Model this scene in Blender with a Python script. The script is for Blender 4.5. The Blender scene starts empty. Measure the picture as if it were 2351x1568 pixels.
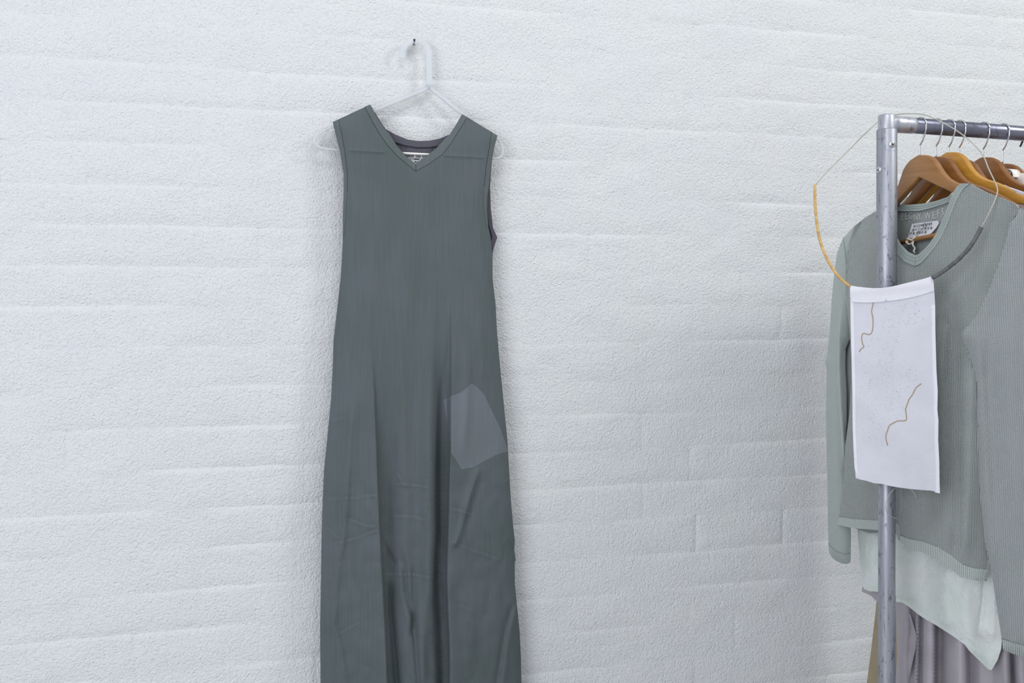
import bpy, math, random
import numpy as np
from mathutils import Vector, Matrix, geometry

# ------------------------------------------------------------------ camera, world, lights
S = bpy.context.scene
W, H, F = 2351.0, 1568.0, 2286.0
HORIZON = 674.0
D = 2.25
CAMZ = 1.40
TH = math.radians(15.5)
CAM = np.array([0.0, -D, CAMZ])
cam_data = bpy.data.cameras.new('camera')
cam = bpy.data.objects.new('camera', cam_data)
S.collection.objects.link(cam)
cam.location = CAM
cam.rotation_euler = (math.pi / 2, 0, -TH)
cam_data.sensor_width = 36.0
cam_data.lens = F / W * 36.0
cam_data.shift_y = -(H / 2 - HORIZON) / W
cam_data.clip_start = 0.02
S.camera = cam

world = bpy.data.worlds.new('room_light')
S.world = world
world.use_nodes = True
bg = world.node_tree.nodes['Background']
bg.inputs[0].default_value = (0.94, 0.965, 1.0, 1)
bg.inputs[1].default_value = 0.52

def area(name, loc, target, sx, sy, power, color):
    d = bpy.data.lights.new(name, 'AREA')
    d.shape = 'RECTANGLE'; d.size = sx; d.size_y = sy
    d.energy = power; d.color = color
    o = bpy.data.objects.new(name, d)
    S.collection.objects.link(o)
    o.location = loc
    o.rotation_euler = (Vector(target) - Vector(loc)).to_track_quat('-Z', 'Y').to_euler()
    return o
area('window_light', (-2.3, -3.2, 1.8), (0.7, 0, 0.9), 2.0, 2.6, 84, (0.88, 0.925, 1.0))
area('ceiling_lamp_light', (2.9, -1.9, 3.3), (0.6, 0, 0.9), 0.8, 0.8, 36, (0.97, 1.0, 0.96))
area('ceiling_lamp_light', (0.4, -1.9, 3.4), (0.5, 0, 1.0), 1.2, 0.6, 18, (0.96, 0.98, 1.0))

S.view_settings.view_transform = 'Standard'
S.view_settings.look = 'None'
S.view_settings.gamma = 1.0
S.view_settings.exposure = -0.08
S.view_settings.use_curve_mapping = False
S.cycles.use_denoising = True

# ------------------------------------------------------------------ maths helpers
RNG = np.random.RandomState(7)
LAT = RNG.rand(8, 256, 256)
def vnoise(x, y, seed=0):
    x = np.asarray(x, float); y = np.asarray(y, float)
    xi = np.floor(x).astype(int); yi = np.floor(y).astype(int)
    fx = x - xi; fy = y - yi
    fx = fx * fx * (3 - 2 * fx); fy = fy * fy * (3 - 2 * fy)
    L = LAT[seed % 8]
    o = (seed // 8) * 37
    def g(a, b): return L[(a + o) % 256, (b + o) % 256]
    v = (g(xi, yi) * (1 - fx) + g(xi + 1, yi) * fx) * (1 - fy) + (g(xi, yi + 1) * (1 - fx) + g(xi + 1, yi + 1) * fx) * fy
    return v * 2 - 1
def fbm(x, y, seed=0, octv=3):
    v = 0; a = 1.0; f = 1.0
    for k in range(octv):
        v = v + a * vnoise(np.asarray(x) * f, np.asarray(y) * f, seed + k); a *= 0.5; f *= 2.03
    return v
def sstep(e0, e1, x):
    t = np.clip((x - e0) / (e1 - e0), 0, 1)
    return t * t * (3 - 2 * t)

def ray(px, py):
    u = (np.asarray(px, float) - W / 2) / F
    v = (HORIZON - np.asarray(py, float)) / F
    c, s = math.cos(TH), math.sin(TH)
    return np.stack([s + u * c, c - u * s, v], -1)
def at(px, py, depth):                      # point seen at a pixel, at a depth along the view axis
    return CAM + ray(px, py) * np.asarray(depth)[..., None] if np.ndim(depth) else CAM + ray(px, py) * depth

class Plane:                                # an upright plane in the room: origin, level direction, normal
    def __init__(self, origin, n):
        self.o = np.array(origin, float); n = np.array(n, float); self.n = n / np.linalg.norm(n)
        self.a = np.cross(self.n, [0, 0, -1]); self.a /= np.linalg.norm(self.a)
    def hit(self, px, py, off=0.0):
        r = ray(px, py)
        t = (np.dot(self.o - CAM, self.n) + off) / (r @ self.n)
        return CAM + r * t[..., None] if np.ndim(t) else CAM + r * t
    def uv(self, P):
        q = P - self.o
        return np.stack([q @ self.a, q[..., 2]], -1)

def polydist(X, Y, line):                   # distance, signed side, and 0..1 position along a polyline
    L = np.array(line, float)
    A = L[:-1]; B = L[1:]; d = B - A; ln = np.maximum(np.hypot(d[:, 0], d[:, 1]), 1e-9)
    cum = np.concatenate([[0], np.cumsum(ln)])
    P = np.stack([np.ravel(X), np.ravel(Y)], -1)
    best = np.full(len(P), 1e9); side = np.zeros(len(P)); tt = np.zeros(len(P))
    for i in range(len(A)):
        w = P - A[i]
        t = np.clip((w @ d[i]) / ln[i] ** 2, 0, 1)
        c = w - t[:, None] * d[i]
        dd = np.hypot(c[:, 0], c[:, 1])
        cr = d[i][0] * w[:, 1] - d[i][1] * w[:, 0]
        m = dd < best
        best[m] = dd[m]; side[m] = np.sign(cr[m]); tt[m] = (cum[i] + t[m] * ln[i]) / cum[-1]
    sh = np.shape(X)
    return best.reshape(sh), side.reshape(sh), tt.reshape(sh)
def inside(X, Y, poly):
    X = np.asarray(X); Y = np.asarray(Y); r = np.zeros(X.shape, bool)
    n = len(poly)
    for i in range(n):
        x1, y1 = poly[i]; x2, y2 = poly[(i + 1) % n]
        if y1 == y2: continue
        c = ((y1 > Y) != (y2 > Y)) & (X < (x2 - x1) * (Y - y1) / (y2 - y1) + x1)
        r ^= c
    return r
def smooth(line, n=6, closed=False):        # Catmull-Rom
    L = [np.array(p, float) for p in line]; out = []
    N = len(L); rng = range(N if closed else N - 1)
    for i in rng:
        p1 = L[i]; p2 = L[(i + 1) % N]
        p0 = L[i - 1] if (closed or i > 0) else 2 * p1 - p2
        p3 = L[(i + 2) % N] if (closed or i + 2 < N) else 2 * p2 - p1
        for k in range(n):
            t = k / n
            out.append(0.5 * ((2 * p1) + (-p0 + p2) * t + (2 * p0 - 5 * p1 + 4 * p2 - p3) * t * t + (-p0 + 3 * p1 - 3 * p2 + p3) * t ** 3))
    if not closed: out.append(L[-1])
    return np.array(out)

def ridge(line, w, amp, fade=0.15):
    def f(X, Y):
        d, s, t = polydist(X, Y, line)
        e = sstep(0, fade, t) * sstep(0, fade, 1 - t) if fade else 1
        return amp * np.exp(-(d / w) ** 2) * e
    return f
def lip(line, w, amp, side, sharp=3.0, fade=(0.25, 0.0)):
    def f(X, Y):
        d, s, t = polydist(X, Y, line)
        sd = d * s * side                   # positive on the proud side
        e = 1.0
        if fade[0]: e = e * sstep(0, fade[0], t)
        if fade[1]: e = e * sstep(0, fade[1], 1 - t)
        return amp * e * np.where(sd > 0, np.exp(-(sd / w)), np.exp(-(sd / sharp) ** 2))
    return f

# ------------------------------------------------------------------ object helpers
def tag(o, label=None, cat=None, group=None, kind=None):
    if label: o['label'] = label
    if cat: o['category'] = cat
    if group: o['group'] = group
    if kind: o['kind'] = kind
    return o
def empty(name, loc, label, cat, group=None, rz=0.0):
    o = bpy.data.objects.new(name, None); S.collection.objects.link(o)
    o.location = [float(v) for v in loc]; o.rotation_euler = (0, 0, rz); o.empty_display_size = 0.05
    return tag(o, label, cat, group)
def wmat(o):
    m = o.matrix_basis.copy()
    return wmat(o.parent) @ m if o.parent else m
def mesh(name, V, Fc, mat, parent=None, uv=None, smoothed=True, local=False):
    V = np.array(V, float)
    if parent is not None and not local:
        M = np.array(wmat(parent).inverted())
        V = V @ M[:3, :3].T + M[:3, 3]
    me = bpy.data.meshes.new(name)
    me.from_pydata(V.tolist(), [], [list(map(int, f)) for f in Fc])
    if uv is not None:
        ul = me.uv_layers.new(name='UVMap')
        idx = np.zeros(len(me.loops), int); me.loops.foreach_get('vertex_index', idx)
        ul.data.foreach_set('uv', np.asarray(uv, np.float32)[idx].ravel())
    if smoothed: me.polygons.foreach_set('use_smooth', [True] * len(me.polygons))
    me.materials.append(mat); me.update()
    o = bpy.data.objects.new(name, me); S.collection.objects.link(o)
    if parent is not None: o.parent = parent
    return o

def densify(poly, h):
    out = []
    n = len(poly)
    for i in range(n):
        a = np.array(poly[i], float); b = np.array(poly[(i + 1) % n], float)
        k = max(1, int(np.hypot(*(b - a)) / h))
        for j in range(k): out.append(a + (b - a) * j / k)
    return np.array(out)

def sheet(name, poly, plane, mat, off=None, back=None, thick=0.002, res=8, lines=(), parent=None, sharp_edges=False):
    """cloth panel: outline given as seen from the camera position, laid on an upright plane,
    front surface moved by off(px,py) along the plane's normal, back surface by back(px,py)"""
    B = densify(poly, res)
    x0, y0 = B.min(0); x1, y1 = B.max(0)
    gx, gy = np.meshgrid(np.arange(x0 + res * .5, x1, res), np.arange(y0 + res * .5, y1, res))
    gx[1::2] += res * 0.5
    G = np.stack([gx.ravel(), gy.ravel()], -1)
    ex = []
    for ln, w in lines:
        l = densify(ln, max(3.0, res * .6))[:-1]
        for i in range(len(ln) - 1):
            a = np.array(ln[i], float); b = np.array(ln[i + 1], float); d = b - a; L = np.hypot(*d)
            nrm = np.array([-d[1], d[0]]) / max(L, 1e-6)
            for j in range(max(1, int(L / max(3.0, res * .6)))):
                p = a + d * j / max(1, int(L / max(3.0, res * .6)))
                for k in (-w, -w * .4, w * .1, w * .6, w * 1.3): ex.append(p + nrm * k)
    if ex:
        E = np.array(ex)
        key = np.round(E / (res * 0.22)).astype(int)
        _, ui = np.unique(key, axis=0, return_index=True); E = E[ui]
        # drop grid points close to line points
        cell = set(map(tuple, np.floor(E / (res * .7)).astype(int)))
        keep = [tuple(c) not in cell for c in np.floor(G / (res * .7)).astype(int)]
        G = np.concatenate([G[np.array(keep)], E])
    G = G[inside(G[:, 0], G[:, 1], B)]
    bl = np.concatenate([B, B[:1]])
    d, _, _ = polydist(G[:, 0], G[:, 1], bl)
    G = G[d > res * 0.35]
    P = np.concatenate([B, G])
    nb = len(B)
    ver, edg, fac, *_r = geometry.delaunay_2d_cdt([Vector(p) for p in P], [(i, (i + 1) % nb) for i in range(nb)], [], 1, 1e-4, False)
    Q = np.array([tuple(v) for v in ver]); T = [list(f) for f in fac]
    # consistent winding (y axis points down in this frame)
    T2 = []
    cen = np.array([(Q[f[0]] + Q[f[1]] + Q[f[2]]) / 3 for f in T])
    ins = inside(cen[:, 0], cen[:, 1], B)
    for f, k_ in zip(T, ins):
        if not k_: continue
        a, b, c = Q[f[0]], Q[f[1]], Q[f[2]]
        ar = (b[0] - a[0]) * (c[1] - a[1]) - (b[1] - a[1]) * (c[0] - a[0])
        T2.append(f if ar < 0 else f[::-1])
    X, Y = Q[:, 0], Q[:, 1]
    P0 = plane.hit(X, Y)
    of = off(X, Y) if off else np.zeros(len(X))
    bo = back(X, Y) if back else of - thick
    Vf = plane.hit(X, Y, of); Vb = (plane.hit(X, Y, bo) if back else Vf - plane.n * thick)
    uv = plane.uv(P0)
    n = len(X)
    faces = list(T2) + [[i + n for i in f[::-1]] for f in T2]
    cnt = {}
    for f in T2:
        for i in range(len(f)):
            e = (f[i], f[(i + 1) % len(f)]); cnt[e] = 1
    for (a, b) in list(cnt):
        if (b, a) not in cnt: faces.append([a + 2 * n, a + 3 * n, b + 3 * n, b + 2 * n])
    allv = np.concatenate([Vf, Vb, Vf, Vb]); alluv = np.concatenate([uv] * 4)
    used = np.zeros(4 * n, bool); used[[i for f in faces for i in f]] = True
    remap = np.cumsum(used) - 1
    faces = [[remap[i] for i in f] for f in faces]
    return mesh(name, allv[used], faces, mat, parent, uv=alluv[used])

def band(line, w, side=0):                  # polygon of a strip that follows a polyline (px)
    L = np.array(line, float)
    T = np.gradient(L, axis=0); T /= np.maximum(np.hypot(T[:, 0], T[:, 1]), 1e-9)[:, None]
    N = np.stack([-T[:, 1], T[:, 0]], -1)
    a = L + N * (w * (0.5 + side * .5)); b = L - N * (w * (0.5 - side * .5))
    return np.concatenate([a, b[::-1]])

def tube(name, path, r, mat, parent=None, n=10, caps=True, local=False, closed=False):
    P = np.array(path, float); m = len(P)
    r = np.full(m, float(r)) if np.ndim(r) == 0 else np.array(r, float)
    T = np.gradient(P, axis=0)
    if closed: T = np.roll(P, -1, 0) - np.roll(P, 1, 0)
    T /= np.linalg.norm(T, axis=1)[:, None]
    up = np.array([0, 0, 1.0]) if abs(T[0][2]) < .9 else np.array([1.0, 0, 0])
    N = np.cross(T[0], up); N /= np.linalg.norm(N)
    V = []; uv = []; s = 0
    for i in range(m):
        N = N - T[i] * (N @ T[i]); N /= np.linalg.norm(N)
        Bn = np.cross(T[i], N)
        if i: s += np.linalg.norm(P[i] - P[i - 1])
        for k in range(n):
            a = 2 * math.pi * k / n
            V.append(P[i] + (N * math.cos(a) + Bn * math.sin(a)) * r[i]); uv.append((k / n, s))
    Fc = []
    for i in range(m if closed else m - 1):
        j = (i + 1) % m
        for k in range(n):
            Fc.append([i * n + k, i * n + (k + 1) % n, j * n + (k + 1) % n, j * n + k])
    if caps and not closed:
        Fc.append(list(range(n))[::-1]); Fc.append([(m - 1) * n + k for k in range(n)])
    return mesh(name, V, Fc, mat, parent, uv=uv, local=local)

def cyl(name, p0, p1, r, mat, parent=None, n=40, bevel=0.0015):
    p0 = np.array(p0, float); p1 = np.array(p1, float); L = np.linalg.norm(p1 - p0); d = (p1 - p0) / L
    path = [p0, p0 + d * bevel * .4, p0 + d * bevel, p1 - d * bevel, p1 - d * bevel * .4, p1]
    return tube(name, path, [r - bevel, r - bevel * .35, r, r, r - bevel * .35, r - bevel], mat, parent, n=n)

def box(name, x0, x1, y0, y1, z0, z1, mat, parent=None):
    V = [(x, y, z) for x in (x0, x1) for y in (y0, y1) for z in (z0, z1)]
    Fc = [[0, 1, 3, 2], [4, 6, 7, 5], [0, 4, 5, 1], [2, 3, 7, 6], [0, 2, 6, 4], [1, 5, 7, 3]]
    return mesh(name, V, Fc, mat, parent, smoothed=False)

def text(name, body, origin, right, up, size, mat, parent=None, depth=0.0003, shear=0.0, xs=1.0, spacing=1.0, bold=0.0):
    c = bpy.data.curves.new(name, 'FONT'); c.body = body; c.size = 1.0; c.extrude = 0; c.space_character = spacing
    c.offset = bold; c.resolution_u = 3
    o = bpy.data.objects.new(name, c); S.collection.objects.link(o)
    dg = bpy.context.evaluated_depsgraph_get()
    me = bpy.data.meshes.new_from_object(o.evaluated_get(dg))
    V = np.array([tuple(v.co) for v in me.vertices]); Fc = [list(p.vertices) for p in me.polygons]
    bpy.data.objects.remove(o); bpy.data.curves.remove(c); bpy.data.meshes.remove(me)
    right = np.array(right, float); up = np.array(up, float); n = np.cross(right, up); n /= np.linalg.norm(n)
    Wd = np.array(origin) + (V[:, :1] * xs + V[:, 1:2] * shear) * size * right + V[:, 1:2] * size * up
    k = len(V)
    ed = {}
    for f in Fc:
        for i in range(len(f)): ed[(f[i], f[(i + 1) % len(f)])] = 1
    faces = [list(f) for f in Fc] + [[i + k for i in f[::-1]] for f in Fc]
    faces += [[a, a + k, b + k, b] for (a, b) in ed if (b, a) not in ed]
    return mesh(name, np.concatenate([Wd + n * depth, Wd]), faces, mat, parent, smoothed=False)

# ------------------------------------------------------------------ materials
class NT:
    def __init__(self, name):
        self.m = bpy.data.materials.new(name); self.m.use_nodes = True
        self.t = self.m.node_tree; self.b = self.t.nodes['Principled BSDF']
    def n(self, typ, **kw):
        x = self.t.nodes.new(typ)
        for k, v in kw.items():
            if k.startswith('i_'):
                key = k[2:]; x.inputs[int(key) if key.isdigit() else key.replace('_', ' ')].default_value = v
            else: setattr(x, k, v)
        return x
    def l(self, a, b): self.t.links.new(a, b)
    def math(self, op, a, b=None, c=None):
        x = self.n('ShaderNodeMath', operation=op)
        for i, v in enumerate((a, b, c)):
            if v is None: continue
            if isinstance(v, (int, float)): x.inputs[i].default_value = v
            else: self.l(v, x.inputs[i])
        return x.outputs[0]
    def coords(self, kind='Object', scale=(1, 1, 1)):
        tc = self.n('ShaderNodeTexCoord'); mp = self.n('ShaderNodeMapping'); mp.inputs['Scale'].default_value = scale
        self.l(tc.outputs[kind], mp.inputs[0]); return mp.outputs[0]
    def world(self, scale=(1, 1, 1)):
        g = self.n('ShaderNodeNewGeometry'); mp = self.n('ShaderNodeMapping'); mp.inputs['Scale'].default_value = scale
        self.l(g.outputs['Position'], mp.inputs[0]); return mp.outputs[0]
    def noise(self, vec, scale, detail=3, rough=.5):
        x = self.n('ShaderNodeTexNoise'); x.inputs['Scale'].default_value = scale; x.inputs['Detail'].default_value = detail
        x.inputs['Roughness'].default_value = rough; self.l(vec, x.inputs['Vector']); return x.outputs[0]
    def ramp(self, fac, stops):
        r = self.n('ShaderNodeValToRGB'); e = r.color_ramp.elements
        while len(e) < len(stops): e.new(0.5)
        for i, (p, c) in enumerate(stops):
            e[i].position = p; e[i].color = (*c, 1) if len(c) == 3 else c
        self.l(fac, r.inputs[0]); return r.outputs[0]
    def mix(self, f, a, b):
        x = self.n('ShaderNodeMix', data_type='RGBA')
        if isinstance(f, (int, float)): x.inputs[0].default_value = f
        else: self.l(f, x.inputs[0])
        for i, v in ((6, a), (7, b)):
            if isinstance(v, tuple): x.inputs[i].default_value = (*v, 1)
            else: self.l(v, x.inputs[i])
        return x.outputs[2]
    def bump(self, h, dist, strength=1.0):
        x = self.n('ShaderNodeBump'); x.inputs['Distance'].default_value = dist; x.inputs['Strength'].default_value = strength
        self.l(h, x.inputs['Height']); self.l(x.outputs[0], self.b.inputs['Normal']); return x
    def set(self, **kw):
        for k, v in kw.items():
            i = self.b.inputs[k.replace('_', ' ')]
            if isinstance(v, (int, float)): i.default_value = v
            elif isinstance(v, tuple): i.default_value = (*v, 1) if len(v) == 3 else v
            else: self.l(v, i)
        return self.m
def lin(r, g, b):
    f = lambda c: (c / 255 / 12.92) if c / 255 < .04045 else ((c / 255 + .055) / 1.055) ** 2.4
    return (f(r), f(g), f(b))

def m_wall():
    t = NT('white_masonry_paint'); v = t.world()
    n1 = t.noise(v, 135, 4, .6); n2 = t.noise(v, 300, 3, .6); n3 = t.noise(v, 9, 3)
    vo = t.n('ShaderNodeTexVoronoi', feature='SMOOTH_F1'); vo.inputs['Scale'].default_value = 170
    w = t.n('ShaderNodeVectorMath', operation='ADD'); nz = t.n('ShaderNodeTexNoise'); nz.inputs['Scale'].default_value = 60
    t.l(v, nz.inputs['Vector'])
    sc = t.n('ShaderNodeVectorMath', operation='SCALE'); sc.inputs['Scale'].default_value = 0.02
    t.l(nz.outputs['Color'], sc.inputs[0]); t.l(v, w.inputs[0]); t.l(sc.outputs[0], w.inputs[1]); t.l(w.outputs[0], vo.inputs['Vector'])
    rid = t.math('ABSOLUTE', t.math('SUBTRACT', n1, .5))
    h = t.math('ADD', t.math('MULTIPLY', rid, -1.5), t.math('MULTIPLY', n2, .45))
    h = t.math('ADD', h, t.math('MULTIPLY', vo.outputs[0], -.5))
    t.bump(h, 0.0046, 0.9)
    c = t.ramp(n3, [(0.35, (0.77, 0.785, 0.812)), (0.65, (0.79, 0.797, 0.806))])
    return t.set(Base_Color=c, Roughness=0.75, Specular_IOR_Level=0.3)

def m_cloth(name, c1, c2, rough=.85, weave=900, wb=0.0004, streak=True, sheen=0.0, crump=None, transl=0.0):
    t = NT(name); v = t.coords('UV')
    if streak:
        a = t.coords('UV', (260, 9, 1)); f = t.noise(a, 1, 3); b = t.noise(v, 7, 2)
        f = t.math('ADD', t.math('MULTIPLY', f, .5), t.math('MULTIPLY', b, .5))
    else: f = t.noise(v, 12, 3)
    col = t.mix(t.ramp(f, [(.38, (0, 0, 0)), (.62, (1, 1, 1))]), c1, c2)
    wv = t.noise(t.coords('UV', (1, .35, 1)), weave, 2); wh = t.noise(t.coords('UV', (.35, 1, 1)), weave, 2)
    h = t.math('ADD', wv, wh)
    if crump:
        nn = t.noise(v, crump[0], 3, .55); h = t.math('ADD', h, t.math('MULTIPLY', t.math('ABSOLUTE', t.math('SUBTRACT', nn, .5)), crump[1]))
    t.bump(h, wb, .8)
    t.set(Base_Color=col, Roughness=rough, Specular_IOR_Level=.25)
    if sheen: t.set(Sheen_Weight=sheen, Sheen_Roughness=.5)
    if transl:
        o = t.t.nodes['Material Output']; tr = t.n('ShaderNodeBsdfTranslucent'); t.l(col, tr.inputs[0])
        mx = t.n('ShaderNodeMixShader'); mx.inputs[0].default_value = transl
        t.l(t.b.outputs[0], mx.inputs[1]); t.l(tr.outputs[0], mx.inputs[2]); t.l(mx.outputs[0], o.inputs[0])
    return t.m

def m_knit(name, c1, c2, cw=0.0042, ch=0.0034, ribs=False, depth=0.0034, rot=0.0):
    t = NT(name); tc = t.n('ShaderNodeTexCoord'); mp = t.n('ShaderNodeMapping')
    mp.inputs['Rotation'].default_value = (0, 0, rot)
    nz = t.n('ShaderNodeTexNoise'); nz.inputs['Scale'].default_value = 14; t.l(tc.outputs['UV'], nz.inputs['Vector'])
    sc = t.n('ShaderNodeVectorMath', operation='SCALE'); sc.inputs['Scale'].default_value = 0.006; t.l(nz.outputs['Color'], sc.inputs[0])
    ad = t.n('ShaderNodeVectorMath', operation='ADD'); t.l(tc.outputs['UV'], ad.inputs[0]); t.l(sc.outputs[0], ad.inputs[1])
    t.l(ad.outputs[0], mp.inputs[0])
    sp = t.n('ShaderNodeSeparateXYZ'); t.l(mp.outputs[0], sp.inputs[0])
    x = t.math('DIVIDE', sp.outputs[0], cw); y = t.math('DIVIDE', sp.outputs[1], ch)
    fx = t.math('ABSOLUTE', t.math('SINE', t.math('MULTIPLY', x, math.pi)))            # 0 between columns
    if ribs:
        h = t.math('POWER', fx, .6)
        yy = t.math('SINE', t.math('MULTIPLY', y, 2 * math.pi)); h = t.math('ADD', h, t.math('MULTIPLY', yy, .12))
    else:
        tri = t.math('PINGPONG', x, 0.5)
        yy = t.math('SINE', t.math('MULTIPLY', t.math('ADD', y, t.math('MULTIPLY', tri, 1.3)), 2 * math.pi))
        mid = t.math('POWER', t.math('ABSOLUTE', t.math('COSINE', t.math('MULTIPLY', x, math.pi))), 8.0)
        h = t.math('SUBTRACT', t.math('MULTIPLY', t.math('POWER', fx, .55), t.math('ADD', 1.0, t.math('MULTIPLY', yy, .45))), t.math('MULTIPLY', mid, .25))
    t.bump(h, depth, 1.0)
    f = t.noise(tc.outputs['UV'], 9, 3)
    f2 = t.noise(tc.outputs['UV'], 600, 2)
    col = t.mix(t.math('ADD', t.math('MULTIPLY', f, .7), t.math('MULTIPLY', f2, .3)), c1, c2)
    return t.set(Base_Color=col, Roughness=.95, Specular_IOR_Level=.15, Sheen_Weight=.15)

def m_steel(name, base, worn, rough=.45, streak=(60, 60, 3), marks=True, metal=.85):
    t = NT(name); v = t.world(streak)
    n1 = t.noise(v, 1.2, 5, .65); n2 = t.noise(t.world((220, 220, 30)), 1, 3, .6); n3 = t.noise(t.world((1, 1, 1)), 55, 4, .7)
    c = t.mix(t.ramp(n1, [(.35, (0, 0, 0)), (.65, (1, 1, 1))]), base, worn)
    if marks:
        k = t.ramp(n2, [(.60, (0, 0, 0)), (.70, (1, 1, 1))]); c = t.mix(t.math('MULTIPLY', k, .7), c, (0.07, 0.07, 0.09))
        k = t.ramp(n3, [(.60, (0, 0, 0)), (.64, (1, 1, 1))]); c = t.mix(t.math('MULTIPLY', k, .6), c, (0.11, 0.11, 0.13))
    t.bump(n3, .0004, .4)
    r = t.ramp(n1, [(.3, (rough + .12,) * 3), (.7, (rough - .08,) * 3)])
    return t.set(Base_Color=c, Metallic=metal, Roughness=r)

def m_wood(name, c1, c2, c3):
    t = NT(name); v = t.coords('Object', (5, 5, 90))
    n1 = t.noise(v, 1.0, 4, .6); n2 = t.noise(t.coords('Object', (30, 30, 600)), 1.0, 3, .6); n3 = t.noise(t.coords('Object'), 11, 2)
    c = t.mix(t.ramp(n1, [(.35, (0, 0, 0)), (.68, (1, 1, 1))]), c1, c2)
    c = t.mix(t.math('MULTIPLY', t.ramp(n2, [(.5, (0, 0, 0)), (.7, (1, 1, 1))]), .35), c, c3)
    c = t.mix(t.math('MULTIPLY', n3, .3), c, c3)
    return t.set(Base_Color=c, Roughness=.38, Specular_IOR_Level=.45, Coat_Weight=.25, Coat_Roughness=.25)

def m_plain(name, c, rough=.6, metal=0.0, **kw):
    t = NT(name); n1 = t.noise(t.world(), 40, 3)
    c2 = tuple(x * .93 for x in c)
    col = t.mix(n1, c, c2)
    return t.set(Base_Color=col, Roughness=rough, Metallic=metal, **kw)

M = dict(
    wall=m_wall(),
    core=m_plain('wall_core', (.70, .71, .73), .9),
    floor=m_plain('grey_concrete', (.50, .50, .50), .55),
    dress=m_cloth('slate_cotton', lin(84, 94, 94), lin(92, 99, 104), rough=.8, weave=1100, wb=.0003),
    dress_band=m_cloth('slate_cotton_binding', lin(91, 99, 99), lin(97, 104, 107), rough=.8, weave=1100, wb=.0003),
    dress_pocket=m_cloth('slate_cotton_doubled', lin(104, 111, 116), lin(109, 115, 123), rough=.8, weave=1100, wb=.0003),
    dress_in=m_cloth('mauve_grey_lining', lin(86, 84, 96), lin(92, 89, 100), rough=.85, weave=1100, wb=.0003),
    stitch=m_plain('dark_stitching', lin(48, 52, 56), .8),
    tagw=m_plain('white_woven_tag', lin(222, 222, 228), .7),
    ink=m_plain('black_ink', (.015, .015, .02), .6),
    clear=None,
    steel=m_steel('galvanised_steel', lin(172, 174, 183), lin(200, 201, 210), .42, metal=.70),
    steel_pole=m_steel('dull_steel_tube', lin(146, 149, 159), lin(178, 180, 190), .46, metal=.62),
    rail=m_steel('dark_steel_tube', lin(118, 120, 136), lin(146, 147, 163), .30, streak=(3, 60, 60), metal=.88),
    chrome=m_plain('chrome', (.75, .75, .78), .12, 1.0),
    rivet=m_plain('bright_rivet_steel', (.70, .70, .74), .3, .9),
    dark=m_plain('dark_hole', (.02, .02, .022), .6),
    black=m_plain('black_plastic', (.03, .03, .035), .4),
    wood=m_wood('brown_beech', lin(166, 120, 72), lin(150, 104, 58), lin(122, 80, 40)),
    wood_y=m_wood('yellow_varnished_beech', lin(206, 152, 62), lin(188, 134, 48), lin(150, 98, 30)),
    wood_d=m_wood('dark_beech', lin(148, 98, 50), lin(130, 82, 38), lin(98, 58, 24)),
    knit=m_knit('sage_knit', lin(196, 205, 201), lin(206, 213, 213)),
    knit_s=m_knit('sage_knit_sleeve', lin(202, 210, 209), lin(213, 219, 222), rot=0.04),
    knit_fine=m_knit('sage_knit_fine', lin(182, 193, 187), lin(192, 201, 199), cw=.0030, ch=.0022, depth=.0009),
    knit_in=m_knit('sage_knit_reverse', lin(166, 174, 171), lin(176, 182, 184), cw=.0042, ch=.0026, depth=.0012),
    rib=m_knit('sage_rib', lin(180, 189, 184), lin(190, 198, 194), cw=.0050, ch=.004, ribs=True, depth=.0022),
    seam=m_plain('sage_seam_yarn', lin(142, 152, 149), .95),
    letters=m_plain('cream_yarn', lin(192, 195, 188), .9),
    mint=m_cloth('mint_silk', lin(230, 238, 233), lin(238, 242, 241), rough=.5, weave=700, wb=.0006, streak=False, sheen=.2, crump=(30, 16.0), transl=.15),
    mint_hem=m_cloth('mint_silk_hem', lin(232, 240, 235), lin(238, 243, 241), rough=.5, weave=700, wb=.0004, streak=False, transl=.1),
    mauve=m_cloth('mauve_jersey', lin(168, 162, 168), lin(178, 172, 180), rough=.8, weave=900, wb=.0004, streak=False, sheen=.2),
    lilac=m_cloth('lilac_cotton', lin(196, 192, 206), lin(204, 200, 212), rough=.8, weave=900, wb=.0004, streak=False),
    tan=m_cloth('khaki_cotton', lin(158, 146, 122), lin(166, 154, 130), rough=.85, weave=800, wb=.0004, streak=False),
    cream=m_cloth('cream_gauze', lin(228, 216, 208), lin(236, 226, 218), rough=.8, weave=600, wb=.0008, streak=False, crump=(60, 8.0)),
    linen=m_cloth('white_linen', lin(221, 221, 230), lin(228, 228, 237), rough=.85, weave=700, wb=.0007, streak=False, transl=.12),
    linen_hem=m_cloth('white_linen_doubled', lin(230, 229, 236), lin(235, 234, 241), rough=.85, weave=700, wb=.0007, streak=False),
    cord=m_plain('off_white_cord', lin(182, 180, 168), .8),
    thread=m_plain('tan_thread', lin(176, 148, 112), .8),
    knot=m_plain('brown_grey_thread', lin(140, 128, 122), .8),
    white=m_plain('white_plastic', lin(240, 238, 232), .35),
    string=m_plain('cream_string', lin(226, 220, 208), .85),
)
def m_wrapped(name, c1, c2, c3, scale):
    t = NT(name); v = t.coords('UV', (0.0, scale, 1))
    n = t.noise(v, 1, 2); w = t.coords('UV', (.0, scale * 7, 1)); n2 = t.noise(w, 1, 1)
    c = t.mix(t.ramp(n, [(.4, (0, 0, 0)), (.6, (1, 1, 1))]), c1, c2)
    c = t.mix(t.math('MULTIPLY', t.ramp(n2, [(.55, (0, 0, 0)), (.7, (1, 1, 1))]), .6), c, c3)
    t.bump(n2, .0006, .8)
    return t.set(Base_Color=c, Roughness=.6)
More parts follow.
